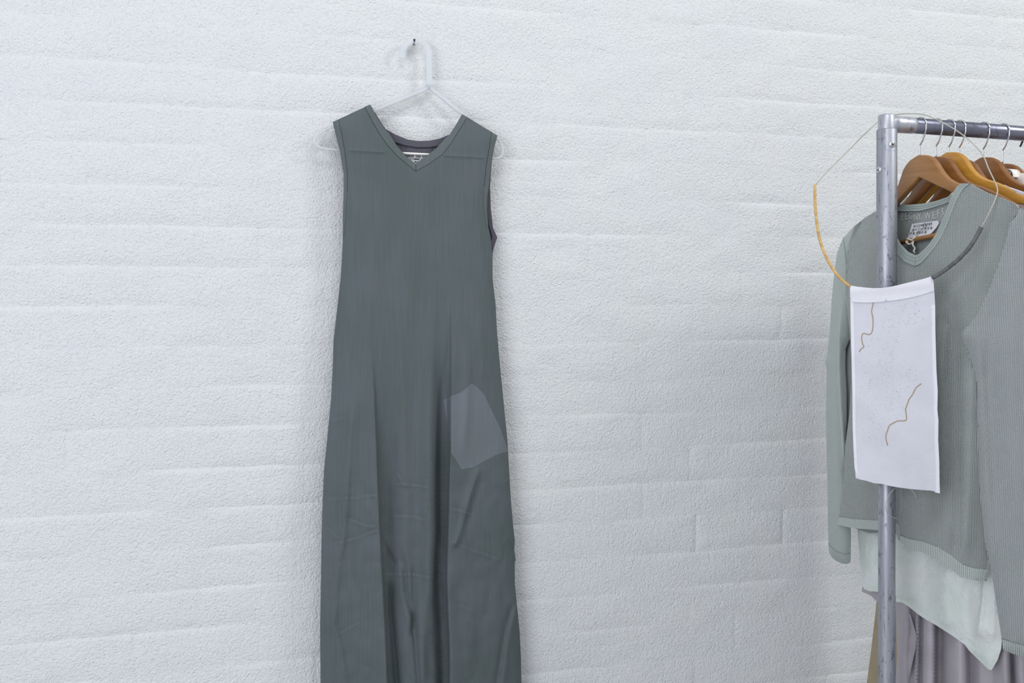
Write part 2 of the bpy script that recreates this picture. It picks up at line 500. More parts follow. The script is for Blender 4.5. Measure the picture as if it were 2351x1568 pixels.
M['rod_tan'] = m_wrapped('tan_wrapped_thread', lin(214, 178, 118), lin(198, 156, 96), lin(168, 122, 66), 60)
M['rod_grey'] = m_wrapped('grey_wrapped_thread', lin(88, 90, 90), lin(102, 104, 102), lin(140, 140, 134), 60)
def m_clear():
    t = NT('milky_clear_plastic')
    t.set(Base_Color=(.86, .875, .90), Roughness=.35, IOR=1.16, Transmission_Weight=.6)
    nn = t.noise(t.world(), 30, 2); t.bump(nn, .0006, .3)
    return t.m
M['clear'] = m_clear()

# ------------------------------------------------------------------ wall of painted bricks
CH, Z0 = 0.0867, 1.3696
BL = 0.258
def joint_z(k, x):
    return Z0 + k * CH + 0.0045 * vnoise(np.asarray(x) * 1.6 + k * 5.3, k * 1.7 + np.zeros_like(x), 3) + .0022 * vnoise(np.asarray(x) * 7 + k * 3.1, k * 2.7 + np.zeros_like(x), 4) + .0014 * vnoise(np.asarray(x) * 27 + k * 3.1, k * 2.7 + np.zeros_like(x), 6)
def joint_depth(k, x):
    v = fbm(np.asarray(x) * 3.6 + k * 7.7, k * 3.3 + np.zeros_like(x), 1, 2)
    return 0.0001 + 0.0036 * sstep(-0.5, .9, v) ** 1.2
def perp_x(k, i, z):
    j = random.Random(k * 977 + i * 31).uniform(-.012, .012)
    return 1.0848 + (i + (0.0 if k % 2 else 0.5)) * BL + j + .002 * vnoise(np.asarray(z) * 40 + i, k + np.zeros_like(z), 5)
def perp_depth(k, i):
    if k == -7 and i in (0, 1): return .0026
    r = random.Random(k * 131 + i * 7).random()
    return 0.0001 + 0.0016 * max(0.0, r - .6) / .4
def base_h(x, z):
    return 0.0034 * fbm(x * 2.2, z * 3.1, 0, 2) + 0.0016 * fbm(x * 11, z * 22, 2, 3)
def brick_verts(k, i):
    us = np.array([0, .012, .03, .055, .09, .14, .19, .24, .29, .34, .39, .44, .49, .54, .59, .64, .69, .74, .79, .84, .89, .93, .955, .975, .99, 1.0])
    vs = np.array([0, .03, .07, .13, .21, .32, .48, .64, .78, .88, .945, .98, 1.0])
    U, Vv = np.meshgrid(us, vs)
    zc = Z0 + (k + .5) * CH
    xl = perp_x(k, i, zc + (Vv - .5) * CH); xr = perp_x(k, i + 1, zc + (Vv - .5) * CH)
    X = xl + (xr - xl) * U
    zb = joint_z(k, X); zt = joint_z(k + 1, X)
    Z = zb + (zt - zb) * Vv
    dxl = X - xl; dxr = xr - X; dzb = Z - zb; dzt = zt - Z
    off = random.Random(k * 53 + i * 17).uniform(-.0004, .0005)
    tilt = random.Random(k * 59 + i * 13).uniform(0, .0010)
    E = lambda d, w: np.exp(-(np.maximum(d, 0) / w) ** 1.5)
    h = base_h(X, Z)
    edge = (1 - E(dzb, .013)) * (1 - E(dzt, .0045)) * (1 - E(dxl, .012)) * (1 - E(dxr, .009))
    h = h + edge * (off + tilt * (1 - Vv))
    h = h - joint_depth(k, X) * E(dzb, .015) - joint_depth(k + 1, X) * E(dzt, .0045)
    h = h - perp_depth(k, i) * E(dxl, .008) - perp_depth(k, i + 1) * E(dxr, .006)
    h = np.maximum(h, -.009)
    V = np.stack([X, -h, Z], -1)
    return V
def brick_mesh(k, i):
    V = brick_verts(k, i); r, c, _ = V.shape
    flat = V.reshape(-1, 3); n = r * c
    Fc = []
    for a in range(r - 1):
        for b in range(c - 1):
            Fc.append([a * c + b, a * c + b + 1, (a + 1) * c + b + 1, (a + 1) * c + b])
    rim = [a * c for a in range(r)] + [(r - 1) * c + b for b in range(1, c)] + [a * c + c - 1 for a in range(r - 2, -1, -1)] + [b for b in range(c - 2, 0, -1)]
    back = flat[rim].copy(); back[:, 1] = 0.018
    m = len(rim)
    for q in range(m):
        Fc.append([n + q, n + m + q, n + m + (q + 1) % m, n + (q + 1) % m][::-1])
    return np.concatenate([flat, flat[rim], back]), Fc

wall = box('wall_back', -2.3, 4.0, 0.012, 0.24, 0, 2.9, M['core']); tag(wall, kind='structure')
rest_V, rest_F, nrest = [], [], 0
for k in range(-16, 18):
    for i in range(-13, 12):
        V, Fc = brick_mesh(k, i)
        xa, xb = V[:, 0].min(), V[:, 0].max(); za, zb = V[:, 2].min(), V[:, 2].max()
        if za < -.02: continue
        # in view of the photograph's position?
        x, z = (xa + xb) / 2, (za + zb) / 2
        c, s = math.cos(TH), math.sin(TH)
        vis = False
        for xx in (xa, x, xb):
            for zz in (za, zb):
                t = s * xx + c * D; u = (c * xx - s * D) / t
                px, py = W / 2 + u * F, HORIZON - (zz - CAMZ) / t * F
                if -8 < px < W + 8 and -8 < py < H + 8: vis = True
        if vis:
            mesh('brick', V, Fc, M['wall'], wall)
        else:
            rest_V.append(V); rest_F += [[q + nrest for q in f] for f in Fc]; nrest += len(V)
o = mesh('brickwork', np.concatenate(rest_V), rest_F, M['wall'], wall); tag(o, kind='stuff')
fl = box('floor', -2.3, 4.0, -4.2, 0.24, -0.08, 0.0, M['floor']); tag(fl, kind='structure')

# ------------------------------------------------------------------ long sleeveless dress
DP = Plane((0, -0.045, 1.2), (0, -1, 0))
DB = Plane((0, -0.022, 1.2), (0, -1, 0))
neckV = [(850, 240), (866, 270), (884, 297), (893, 306), (912, 336), (934, 360), (954, 376), (975, 361), (1000, 342), (1024, 316), (1033, 308), (1049, 283), (1061, 262)]
right_edge = [(1142, 311), (1134, 342), (1127, 385), (1122, 430), (1119, 450), (1118, 480), (1121, 520), (1127, 552), (1131, 590), (1131, 640), (1138, 700), (1141, 760), (1149, 850), (1158, 940),
              (1165, 1010), (1169, 1080), (1173, 1150), (1179, 1215), (1182, 1240), (1181, 1262), (1184, 1284), (1182, 1292), (1182, 1340), (1187, 1390), (1193, 1450), (1196, 1510), (1197, 1568), (1200, 1700), (1204, 1960)]
left_edge = [(738, 1960), (736, 1700), (736, 1568), (735, 1440), (737, 1330), (738, 1250), (740, 1170), (744, 1080), (752, 1000), (760, 920), (764, 840), (766, 780), (774, 710), (782, 640), (787, 560), (787, 500), (789, 440), (789, 400), (780, 345), (771, 310), (764, 280)]
right_edge2 = [p for p in right_edge]
dress_poly = neckV + right_edge2 + left_edge
dress_b = np.array(dress_poly + dress_poly[:1], float)
LL = [(846, 700), (852, 800), (858, 900), (862, 1000), (867, 1130), (871, 1220), (877, 1330), (883, 1440), (888, 1560), (896, 1960)]
RL = [(1040, 560), (1038, 700), (1037, 850), (1037, 1000), (1033, 1130), (1030, 1240), (1028, 1330), (1031, 1420), (1034, 1500), (1034, 1600), (1036, 1960)]
dress_folds = [
    (lip(LL, 52, .028, 1, 3.5, (.45, 0)), LL, 3),
    (lip(RL, 60, .027, -1, 3.5, (.4, 0)), RL, 3),
]
def addr(line, w, a, fade=.15): dress_folds.append((ridge(line, w, a * (1.45 if w < 15 else 1.15), fade), line, w))
addr([(806, 900), (803, 1000), (795, 1145), (787, 1235), (778, 1290), (769, 1362), (765, 1435), (774, 1464), (787, 1525), (800, 1640)], 9, .0065, .12)
addr([(990, 560), (988, 800), (985, 1000), (983, 1181), (986, 1326), (975, 1400), (968, 1470), (966, 1568), (966, 1900)], 17, .012, .3)
addr([(918, 640), (925, 900), (930, 1150), (934, 1350), (930, 1568), (930, 1900)], 15, .005, .3)
addr([(884, 800), (888, 1000), (893, 1200), (899, 1400), (908, 1568), (915, 1900)], 17, -.013, .3)
addr([(1012, 760), (1014, 1000), (1014, 1217), (1008, 1326), (1014, 1435), (1018, 1568), (1018, 1900)], 12, -.020, .3)
addr([(874, 1235), (899, 1283), (907, 1300)], 5, -.003)
addr([(897, 1326), (896, 1399), (903, 1471), (912, 1568), (918, 1800)], 6, -.006, .1)
addr([(925, 1255), (932, 1360), (950, 1420), (960, 1568), (964, 1750)], 6, -.006, .15)
addr([(948, 1290), (951, 1400), (944, 1470)], 5, -.004)
addr([(1099, 1069), (1077, 1145), (1055, 1225), (1041, 1262)], 7, .0055, .1)
addr([(1110, 1085), (1088, 1150), (1066, 1225)], 9, -.003, .2)
addr([(1182, 1370), (1157, 1464), (1142, 1560), (1135, 1700)], 7, -.004, .1)
addr([(1190, 1370), (1170, 1450), (1154, 1568), (1146, 1700)], 7, .003, .1)
addr([(1096, 509), (1111, 606), (1129, 663)], 7, .0035, .2)
addr([(1085, 300), (1098, 420), (1096, 509)], 9, .001, .3)
addr([(1066, 760), (1074, 850), (1071, 960), (1060, 1060)], 10, .004, .3)
addr([(1100, 700), (1106, 800), (1112, 900)], 10, .003, .3)
addr([(865, 480), (862, 620), (850, 780)], 22, .004, .3)
addr([(930, 480), (935, 620), (940, 800)], 22, .003, .3)
addr([(1000, 420), (1004, 560)], 22, -.003, .3)
addr([(822, 860), (815, 1000), (812, 1120)], 10, .003, .3)
addr([(834, 1160), (828, 1290), (832, 1400), (846, 1568)], 13, .0025, .3)
addr([(1074, 1300), (1080, 1420), (1078, 1568)], 16, .003, .3)
creases = [[(751, 1149), (800, 1146), (823, 1145)], [(823, 1143), (865, 1138)], [(758, 1250), (787, 1247)], [(790, 1246), (820, 1237), (870, 1217)],
           [(794, 1192), (838, 1209), (868, 1211)], [(774, 1460), (800, 1444), (827, 1431)], [(755, 1338), (768, 1315), (778, 1290)],
           [(896, 1187), (946, 1188), (981, 1197)], [(878, 1319), (954, 1321), (986, 1328), (1026, 1320)], [(1033, 1170), (1060, 1176), (1088, 1185)],
           [(1088, 1185), (1109, 1217), (1131, 1254)], [(1030, 1241), (1077, 1263), (1120, 1278), (1155, 1290)], [(1048, 1389), (1088, 1406), (1131, 1428)],
           [(1158, 1225), (1171, 1254), (1184, 1283)], [(1171, 1203), (1155, 1254), (1153, 1286)], [(1165, 1098), (1157, 1110)], [(905, 1113), (950, 1116), (985, 1122)],
           [(760, 970), (785, 962), (802, 958)], [(778, 1240), (762, 1225), (748, 1213)], [(912, 1088), (918, 1100), (926, 1116)]]
for c_ in creases:
    sg = .0011
    dress_folds.append((ridge(c_, 3.2, sg, .12), c_, 3))
    sh = [(x + 1.5, y - 6) for x, y in c_]
    dress_folds.append((ridge(sh, 4.0, -.0009, .12), sh, 3))
bar_l = [(800, 345), (840, 347), (886, 350)]; bar_r = [(1013, 357), (1060, 359), (1113, 362)]
for l_ in (bar_l, bar_r): dress_folds.append((ridge(l_, 2.6, .0022, .06), l_, 2.5))
def dress_base(X, Y):
    d, _, _ = polydist(X, Y, dress_b)
    o = .012 * (1 - np.exp(-(d / 16.0))) + .020 * sstep(330, 900, Y) * (1 - np.exp(-(d / 55.0)))
    return o
def dress_off(X, Y):
    o = dress_base(X, Y)
    for f, _, _ in dress_folds: o = o + f(X, Y)
    low = sstep(950, 1200, Y)
    o = o + .0034 * low * np.abs(fbm(X / 38, Y / 55, 5, 2)) + .0010 * fbm(X / 40, Y / 160, 6, 2)
    return np.maximum(o, -.008)
tz = DP.hit(955., 378.)
dress = empty('sleeveless_dress', (tz[0], -.04, .05), 'long slate grey sleeveless V-neck dress hanging flat on the white wall', 'dress')
sheet('front_panel', dress_poly, DP, M['dress'], dress_off, thick=.0016, res=6, lines=[(l, w) for _, l, w in dress_folds], parent=dress)
back_poly = [(852, 243), (868, 270), (885, 296), (910, 310), (935, 320), (960, 324), (985, 323), (1010, 318), (1034, 308), (1050, 283), (1060, 264),
             (1140, 313), (1132, 345), (1128, 385), (1125, 430), (1126, 480), (1131, 523), (1142, 545), (1132, 573), (1128, 640), (1130, 760), (1152, 1000), (1172, 1300), (1188, 1568), (1190, 1955),
             (745, 1955), (745, 1568), (746, 1250), (760, 1000), (772, 780), (790, 560), (793, 400), (767, 282)]
sheet('back_panel', back_poly, DB, M['dress_in'], lambda X, Y: .004 * (1 - np.exp(-polydist(X, Y, np.array(back_poly + back_poly[:1], float))[0] / 20)), thick=.0014, res=12, parent=dress)
# binding round the neck and armholes
def d_eps(e): return lambda X, Y: dress_off(X, Y) + e
nb_l = smooth(neckV[:7], 5); nb_r = smooth(neckV[6:], 5)
def offs(line, w):
    L = np.array(line, float); T = np.gradient(L, axis=0); T /= np.hypot(T[:, 0], T[:, 1])[:, None]
    return L + np.stack([-T[:, 1], T[:, 0]], -1) * w
outer_l = np.array([(838, 245), (856, 281), (873, 309), (889, 332), (912, 358), (935, 377), (955, 393)], float)
outer_r = np.array([(955, 393), (985, 376), (1016, 354), (1036, 328), (1055, 297), (1073, 269)], float)
def strip(a, b): return [tuple(p) for p in a] + [tuple(p) for p in b[::-1]]
sheet('neck_binding', strip(neckV[:7], outer_l), DP, M['dress_band'], d_eps(.0007), thick=.001, res=6, parent=dress)
sheet('neck_binding', strip(neckV[6:], outer_r), DP, M['dress_band'], d_eps(.0007), thick=.001, res=6, parent=dress)
def thread_on(name, line, plane, off, r, mat, parent, lift=.0006):
    L = densify(list(line), 5)[:-1] if len(line) > 1 else np.array(line)
    pts = []
    for i in range(len(line) - 1):
        a = np.array(line[i], float); b = np.array(line[i + 1], float); k = max(1, int(np.hypot(*(b - a)) / 5))
        pts += [a + (b - a) * j / k for j in range(k)]
    pts.append(np.array(line[-1], float)); pts = np.array(pts)
    P = plane.hit(pts[:, 0], pts[:, 1], off(pts[:, 0], pts[:, 1]) + lift)
    return tube(name, P, r, mat, parent, n=5)
thread_on('neck_seam', outer_l, DP, dress_off, .0004, M['stitch'], dress)
thread_on('neck_seam', outer_r, DP, dress_off, .0004, M['stitch'], dress)
thread_on('neck_seam', [(955, 378), (955, 393)], DP, dress_off, .0005, M['stitch'], dress, .0012)
arm_lo = [(764, 280), (771, 310), (780, 345), (789, 400), (789, 440), (787, 500), (787, 545)]
arm_li = [(777, 275), (784, 307), (791, 345), (797, 398), (797, 440), (793, 500), (789, 545)]
sheet('armhole_binding', strip(arm_lo, arm_li), DP, M['dress_band'], d_eps(.0007), thick=.001, res=6, parent=dress)
thread_on('armhole_seam', arm_li[:5], DP, dress_off, .0004, M['stitch'], dress)
arm_ro = [(1142, 311), (1134, 342), (1127, 385), (1122, 430), (1119, 450), (1118, 480), (1121, 520)]
arm_ri = [(1129, 303), (1124, 338), (1116, 385), (1112, 428), (1110, 450), (1111, 480), (1117, 522)]
sheet('armhole_binding', strip(arm_ro, arm_ri), DP, M['dress_band'], d_eps(.0007), thick=.001, res=6, parent=dress)
thread_on('armhole_seam', arm_ri[:4], DP, dress_off, .0004, M['stitch'], dress)
# back armhole binding that peeks out on the right, and the back neck facing
sheet('back_binding', [(1117, 425), (1125, 425), (1127, 480), (1132, 523), (1142, 545), (1132, 574), (1126, 560), (1130, 543), (1122, 515), (1118, 480)], DB, M['dress_in'], lambda X, Y: .0055 + 0 * X, thick=.001, res=6, parent=dress)
bk_top = [(885, 297), (910, 311), (935, 321), (960, 325), (985, 324), (1010, 319), (1036, 308)]
bk_bot = [(885, 312), (905, 326), (932, 334), (960, 338), (985, 338), (1010, 334), (1032, 324)]
sheet('back_neck_binding', strip(bk_top, bk_bot), DB, M['dress_in'], lambda X, Y: .0065 + 0 * X, thick=.001, res=6, parent=dress)
thread_on('back_neck_seam', bk_bot, DB, lambda X, Y: .0055 + 0 * X, .0006, M['stitch'], dress)
for x_ in ((921, 333), (931, 334), (992, 338), (1000, 336)):
    thread_on('loop_stitch', [(x_[0], x_[1]), (x_[0] - .5, x_[1] + 7)], DB, lambda X, Y: .0055 + 0 * X, .0005, M['stitch'], dress)
lab = sheet('woven_tag', [(932, 352), (946, 353), (990, 357), (1005, 358), (1003, 376), (985, 392), (930, 390)], DB, M['tagw'], lambda X, Y: .0085 + 0 * X, thick=.0008, res=10, parent=dress)
def dtext(body, x, y, s, xs=1.0, bold=0.0):
    p = DB.hit(float(x), float(y)) + DB.n * .0092; q = DB.hit(float(x) + 50., float(y) + 2.6) + DB.n * .0092
    r = (q - p) / np.linalg.norm(q - p); up = np.cross(-DB.n, r) * -1
    up = np.array([-r[2], 0, r[0]])
    text('tag_lettering', body, p, r, up, s, M['ink'], lab, .0002, xs=xs, bold=bold)
dtext('robe de chambre', 925.5, 361, .0118, 1.02, .003)
dtext('COMME des GARCONS', 940, 368, .0062, 1.0, .002)
dtext('MADE IN JAPAN', 950, 374, .0050, 1.0, .002)
# doubled cloth of the pocket bag pressed against the front
pk = [(1018, 918), (1037, 909), (1060, 900), (1083, 880), (1096, 889), (1112, 906), (1131, 946), (1150, 985), (1166, 1036), (1140, 1044), (1110, 1060), (1088, 1072), (1060, 1078), (1036, 1040), (1030, 990), (1024, 955)]
sheet('pocket_bag', pk, DP, M['dress_pocket'], d_eps(.0005), thick=.0005, res=5, lines=[(l, w) for _, l, w in dress_folds[:2]], parent=dress)

# clear hanger behind the dress, and its nail
hp = Plane((0, -0.030, 1.5), (0, -1, 0))
ch = empty('plastic_hanger', hp.hit(955., 300.), 'milky clear plastic clothes hanger hooked on the wall nail, inside the grey dress', 'hanger')
def flat_strip(name, line, w, th, mat, parent, plane, n=6):
    L = smooth(line, n); pb = band(L, w)
    return sheet(name, [tuple(p) for p in pb], plane, mat, lambda X, Y: th + 0 * X, thick=th, res=6, parent=parent)
hk = [(925.5, 134), (925, 122)] + [(955 - 30 * math.cos(a), 122 - 30 * math.sin(a)) for a in np.linspace(.25, math.pi - .15, 9)] + [(985, 122), (985.5, 150), (985.5, 185), (984, 200)]
flat_strip('hook', hk, 13, .004, M['clear'], ch, Plane((0, -0.018, 1.5), (0, -1, 0)), 3)
hp_tube = [(984, 196), (978, 204), (955, 214), (920, 228), (884, 243), (850, 258), (800, 279), (760, 293), (732, 307), (722, 318), (724, 330), (735, 339), (760, 343), (800, 345), (880, 350), (960, 354), (1040, 358), (1100, 361), (1130, 364), (1146, 362), (1154, 353), (1154, 338), (1145, 322), (1120, 304), (1062, 262), (1030, 236), (1000, 212), (990, 203), (985, 196)]
hs = smooth(hp_tube, 4)
tube('shoulder_frame', hp.hit(hs[:, 0], hs[:, 1], -.010 + .012 * sstep(200, 262, hs[:, 1])), np.array([.0048 if p[1] < 262 else .0028 for p in hs]), M['clear'], ch, n=10)
barl = np.array([(880, 350.5), (960, 354.5), (1040, 358.5)], float)
tube('bar', np.array([hp.hit(p[0], p[1]) + np.array([0, -.0085, 0]) for p in barl]), .0024, M['white'], ch, n=10)
nl = empty('nail', (DP.hit(951., 101.)[0], 0, hp.hit(951., 103.)[2]), 'small dark blue steel nail driven into the wall above the grey dress', 'nail')
nz0 = np.array(Plane((0, 0.0, 0), (0, -1, 0)).hit(951., 102.)); 
p1 = Plane((0, -.044, 0), (0, -1, 0)).hit(951.3, 92.)
nm = m_plain('blued_steel', (.05, .055, .09), .35, .8)
tube('shank', [nz0 + np.array([0, .01, 0]), nz0 * .5 + p1 * .5, p1], .0012, nm, nl, n=10)
dn = (p1 - nz0) / np.linalg.norm(p1 - nz0)
tube('head', [p1 - dn * .0002, p1 + dn * .0004, p1 + dn * .0014, p1 + dn * .0018], [.0018, .0028, .0028, .002], nm, nl, n=14)
chip_m = m_plain('chipped_plaster', (.30, .29, .24), .9)
tube('plaster_chip', [nz0 + np.array([-.005, -.002, .003]), nz0 + np.array([-.002, -.004, -.001]), nz0 + np.array([.003, -.003, -.002])], [.0008, .0017, .001], chip_m, nl, n=6)

# ------------------------------------------------------------------ clothes rack
PHI = math.radians(4.5)
RD = np.array([math.cos(PHI), math.sin(PHI), 0.0])       # along the rail
AD = np.array([math.sin(PHI), -math.cos(PHI), 0.0])      # across it, towards the viewer
UP = np.array([0, 0, 1.0])
T0 = 2.07
corner = at(2036., 284., T0); RZ = corner[2]
RR, PR, PR2 = .0163, .0206, .0170
RL_ = 1.55
rack = empty('clothes_rack', (corner[0], corner[1], 0), 'scuffed grey steel tube clothes rail on upright posts at the right', 'clothes rack')
def rp(s): return corner + RD * s
for s_ in (0.0, RL_):
    c0 = rp(s_)
    zt = RZ + .0185
    cyl('elbow_fitting', c0 + UP * (-.055), c0 + UP * .0185, .0176, M['steel'], rack, bevel=.003)
    sg = 1 if s_ == 0 else -1
    tube('elbow_arm', [c0, c0 + RD * sg * .03, c0 + RD * sg * .062, c0 + RD * sg * .068], [.0178, .0174, .0172, .0164], M['steel'], rack, n=36)
    ztop = (at(2036., 297., T0))[2]
    cyl('outer_post', np.array([c0[0], c0[1], CAMZ - (900 - HORIZON) / F * T0]), np.array([c0[0], c0[1], ztop]), PR, M['steel_pole'], rack, bevel=.002)
    cyl('inner_post', np.array([c0[0], c0[1], .03]), np.array([c0[0], c0[1], 1.3]), PR2, M['steel_pole'], rack)
    tube('foot_tube', [c0 * [1, 1, 0] + AD * -.27 + UP * .02, c0 * [1, 1, 0] + AD * -.25 + UP * .02, c0 * [1, 1, 0] + AD * .25 + UP * .02, c0 * [1, 1, 0] + AD * .27 + UP * .02], [.015, .02, .02, .015], M['steel_pole'], rack, n=24)
tube('rail', [rp(.02), rp(.4), rp(.8), rp(1.2), rp(RL_ - .02)], RR, M['rail'], rack, n=40)
def rivet(px, py):
    t0 = T0
    # point of the post surface seen at that pixel
    r = ray(px, py); c0 = corner[:2] - CAM[:2]; a = r[:2] @ r[:2]; b = -2 * (r[:2] @ c0); cc = c0 @ c0 - (PR) ** 2
    disc = max(b * b - 4 * a * cc, 0); t = (-b - math.sqrt(disc)) / (2 * a)
    p = CAM + r * t; n = np.array([p[0] - corner[0], p[1] - corner[1], 0]); n /= np.linalg.norm(n)
    rv = tube('rivet', [p - n * .002, p + n * .0008, p + n * .0018, p + n * .0022, p + n * .0012], [.0066, .0066, .0052, .0032, .0022], M['rivet'], rack, n=20)
    tube('rivet_hole', [p + n * .0010, p + n * .0021], .0020, M['dark'], rv, n=12)
rivet(2048., 331.); rivet(2018., 390.)

# ------------------------------------------------------------------ wooden hangers
def shank_s(px):                                          # position along the rail of something seen at px
    u = (px - W / 2) / F; c, s = math.cos(TH), math.sin(TH)
    # solve u = (c X - s Y')/(s X + c Y')
    A = c - u * s; B = -(s + u * c)
    x0, y0 = corner[0], corner[1] + D
    return -(A * x0 + B * y0) / (A * RD[0] + B * RD[1])
s1 = shank_s(2112.)
HP1 = Plane(rp(s1), -RD)
def half(pts):
    out = []
    for p in pts:
        q = HP1.hit(float(p[0]), float(p[1])) - rp(s1)
        out.append((q @ AD, q[2]))
    return out
outer = half([(2112, 356), (2121, 355.5), (2132, 356.5), (2142, 361), (2151, 369), (2159, 382), (2168, 396), (2180, 409), (2196, 418.5), (2219, 426), (2250, 440), (2285, 459), (2300, 470)])
outer[0] = (0.0, outer[0][1])
TILT = math.radians(5.5)                                  # the far arm hangs a little lower
def rot2(p, a, z0): return (p[0] * math.cos(a) - (p[1] - z0) * math.sin(a), z0 + p[0] * math.sin(a) + (p[1] - z0) * math.cos(a))
_z0 = outer[0][1]
outer = [rot2(p, -TILT, _z0) for p in outer]
inner = half([(2298, 482), (2270, 478), (2240, 466), (2200, 447), (2160, 429), (2112, 409)])
inner = [rot2(p, -TILT, _z0) for p in inner]
inner[-1] = (0.0, inner[-1][1])
outer[0] = (0.0, _z0)
prof = outer + inner
prof = prof + [(-a, b) for a, b in prof[::-1] if a > 1e-6]
BASEZ = outer[0][1]
def wooden_hanger(s, wood, label, group='wooden hangers on the rail', dz=0.0, yaw=0.0, bar=True, hookmat='chrome'):
    h = empty('wooden_hanger', rp(s), label, 'hanger', group, rz=PHI - math.pi / 2 + yaw)
    # body: outline in (x,z), thickness along y with a curve forward at the tips
    P = np.array([rot2(p, TILT, _z0) for p in densify(prof, .012)])
    n = len(P); th = .0075
    V = []; rings = [(-th, .82), (-th * .92, .9), (-th * .6, .975), (0, 1.0), (th * .6, .975), (th * .92, .9), (th, .82)]
    cx = P.mean(0)
    T = np.roll(P, -1, 0) - np.roll(P, 1, 0); T /= np.maximum(np.hypot(T[:, 0], T[:, 1]), 1e-9)[:, None]
    N = np.stack([T[:, 1], -T[:, 0]], -1)
    ar = 0.5 * np.sum(P[:, 0] * np.roll(P[:, 1], -1) - np.roll(P[:, 0], -1) * P[:, 1])
    if ar < 0: N = -N
    for y, k in rings:
        ins = (1 - k) * .018
        Q = P - N * ins
        for q in Q:
            V.append((q[0], y + .018 * (abs(q[0]) / .22) ** 2 * 0, q[1] + dz))
    Fc = []
    m = len(rings)
    for r in range(m - 1):
        for i in range(n):
            j = (i + 1) % n
            f = [r * n + i, r * n + j, (r + 1) * n + j, (r + 1) * n + i]
            Fc.append(f if ar < 0 else f[::-1])
    # caps by triangulation
    tri = geometry.tessellate_polygon([[Vector((p[0], p[1], 0)) for p in P]])
    for t in tri:
        a, b, c = t
        s_ = (P[b][0] - P[a][0]) * (P[c][1] - P[a][1]) - (P[b][1] - P[a][1]) * (P[c][0] - P[a][0])
        t = (a, b, c) if s_ > 0 else (a, c, b)
        Fc.append([t[0], t[1], t[2]]); Fc.append([(m - 1) * n + t[2], (m - 1) * n + t[1], (m - 1) * n + t[0]])
    body = mesh('hanger_body', V, Fc, wood, h, local=True)
    mod = None
    # hook
    R = RR + .0022
    pts = [(R * math.cos(a) * 1.0, 0, R * math.sin(a)) for a in np.radians(np.linspace(205, -12, 16))]
    pts += [(R * .93, 0, -R * .55), (.0085, 0, -.030), (.0008, 0, -.0395), (0, 0, -.046), (0, 0, BASEZ - .004 + dz)]
    tube('hook', smooth(pts, 3), .0018, M[hookmat], h, n=10, local=True)
    if bar:
        yb = rot2(half([(2145, 541)])[0], -TILT, _z0)[1]
        e = .19
        tl = lambda q: (rot2((q[0], q[2]), TILT, _z0)[0], 0, rot2((q[0], q[2]), TILT, _z0)[1])
        tube('trouser_bar', [tl(q) for q in ((-e * .9, 0, yb), (0, 0, yb), (e * .9, 0, yb))], .0052, wood, h, n=12, local=True)
        for sg in (-1, 1):
            tube('bar_post', [tl((sg * .168, 0, yb)), tl((sg * .170, 0, inner[1][1] + .01))], .004, wood, h, n=8, local=True)
    return h
S_H = [shank_s(float(v)) for v in (2112, 2149, 2178, 2202, 2257, 2302, 2385)]
wooden_hanger(S_H[0], M['wood'], 'brown wooden hanger nearest the corner post, under the sage knitted sweater')
wooden_hanger(S_H[1], M['wood_d'], 'darker brown wooden hanger just behind the foremost one, carrying the mint blouse', bar=False, dz=-.001)
wooden_hanger(S_H[2], M['wood_y'], 'yellow varnished wooden hanger, the brightest on the rail, with a lilac shoulder on it', bar=False, dz=.010)
wooden_hanger(S_H[3], M['wood_d'], 'wooden hanger hidden behind the yellow one, with only its bright hook showing', bar=False, dz=-.004)
wooden_hanger(S_H[4], M['wood_d'], 'brown wooden hanger behind the yellow one, with a rounded crest against the wall', bar=False, dz=.0035)
wooden_hanger(S_H[5], M['wood_d'], 'wooden hanger with the sixth hook, carrying the bunched cream gauze top', bar=False, dz=-.008)
wooden_hanger(S_H[6], M['wood_d'], 'wooden hanger at the right edge of the photo, only its sloping arm showing', bar=False)
kh = empty('black_hook', rp(shank_s(2366.)), 'black hook hanging under the rail at the right edge of the photo', 'hook', rz=PHI - math.pi / 2)
R_ = RR + .0022
bp = [(R_ * math.cos(a), 0, R_ * math.sin(a)) for a in np.radians(np.linspace(-60, 175, 14))] + [(-.021, 0, -.012), (-.028, 0, -.024)]
tube('hook_wire', smooth(bp, 2), .0021, M['black'], kh, n=10, local=True)

# ------------------------------------------------------------------ sage sweater
def hplane(i, d=0.0): return Plane(rp(S_H[i]) + RD * d, -RD)
SF = hplane(0, -.012); SB = hplane(0, .010); SS = hplane(0, -.006)
neck_in = [(2040, 470), (2046, 510), (2056, 543), (2066, 561), (2083, 578), (2101, 586), (2108, 584), (2120, 574), (2135, 558), (2149, 536), (2161, 512), (2171, 486), (2180, 463), (2189, 441), (2197, 428), (2207, 421)]
neck_out = [(2018, 480), (2030, 525), (2044, 560), (2060, 582), (2076, 600), (2101, 611), (2114, 604), (2130, 587), (2145, 568), (2160, 545), (2172, 520), (2183, 492), (2193, 465), (2202, 447), (2213, 431), (2226, 421)]
body_front = neck_in + [(2226, 421), (2240, 429), (2265, 442), (2300, 455), (2328, 467), (2342, 480), (2330, 505), (2325, 600), (2300, 700), (2275, 780), (2270, 900), (2272, 1000), (2275, 1150), (2273, 1250), (2266, 1320), (2262, 1334),
               (2235, 1332), (2205, 1325), (2175, 1300), (2150, 1283), (2115, 1268), (2085, 1262), (2064, 1241), (2058, 1226), (2040, 1219), (2015, 1217), (1960, 1213), (1921, 1205),
               (1927, 1180), (1935, 1120), (1941, 1020), (1950, 950), (1955, 860), (1953, 800), (1948, 740), (1942, 690), (1942, 620), (1948, 560), (1962, 520), (1985, 500), (2012, 484)]
bf = np.array(body_front + body_front[:1], float)
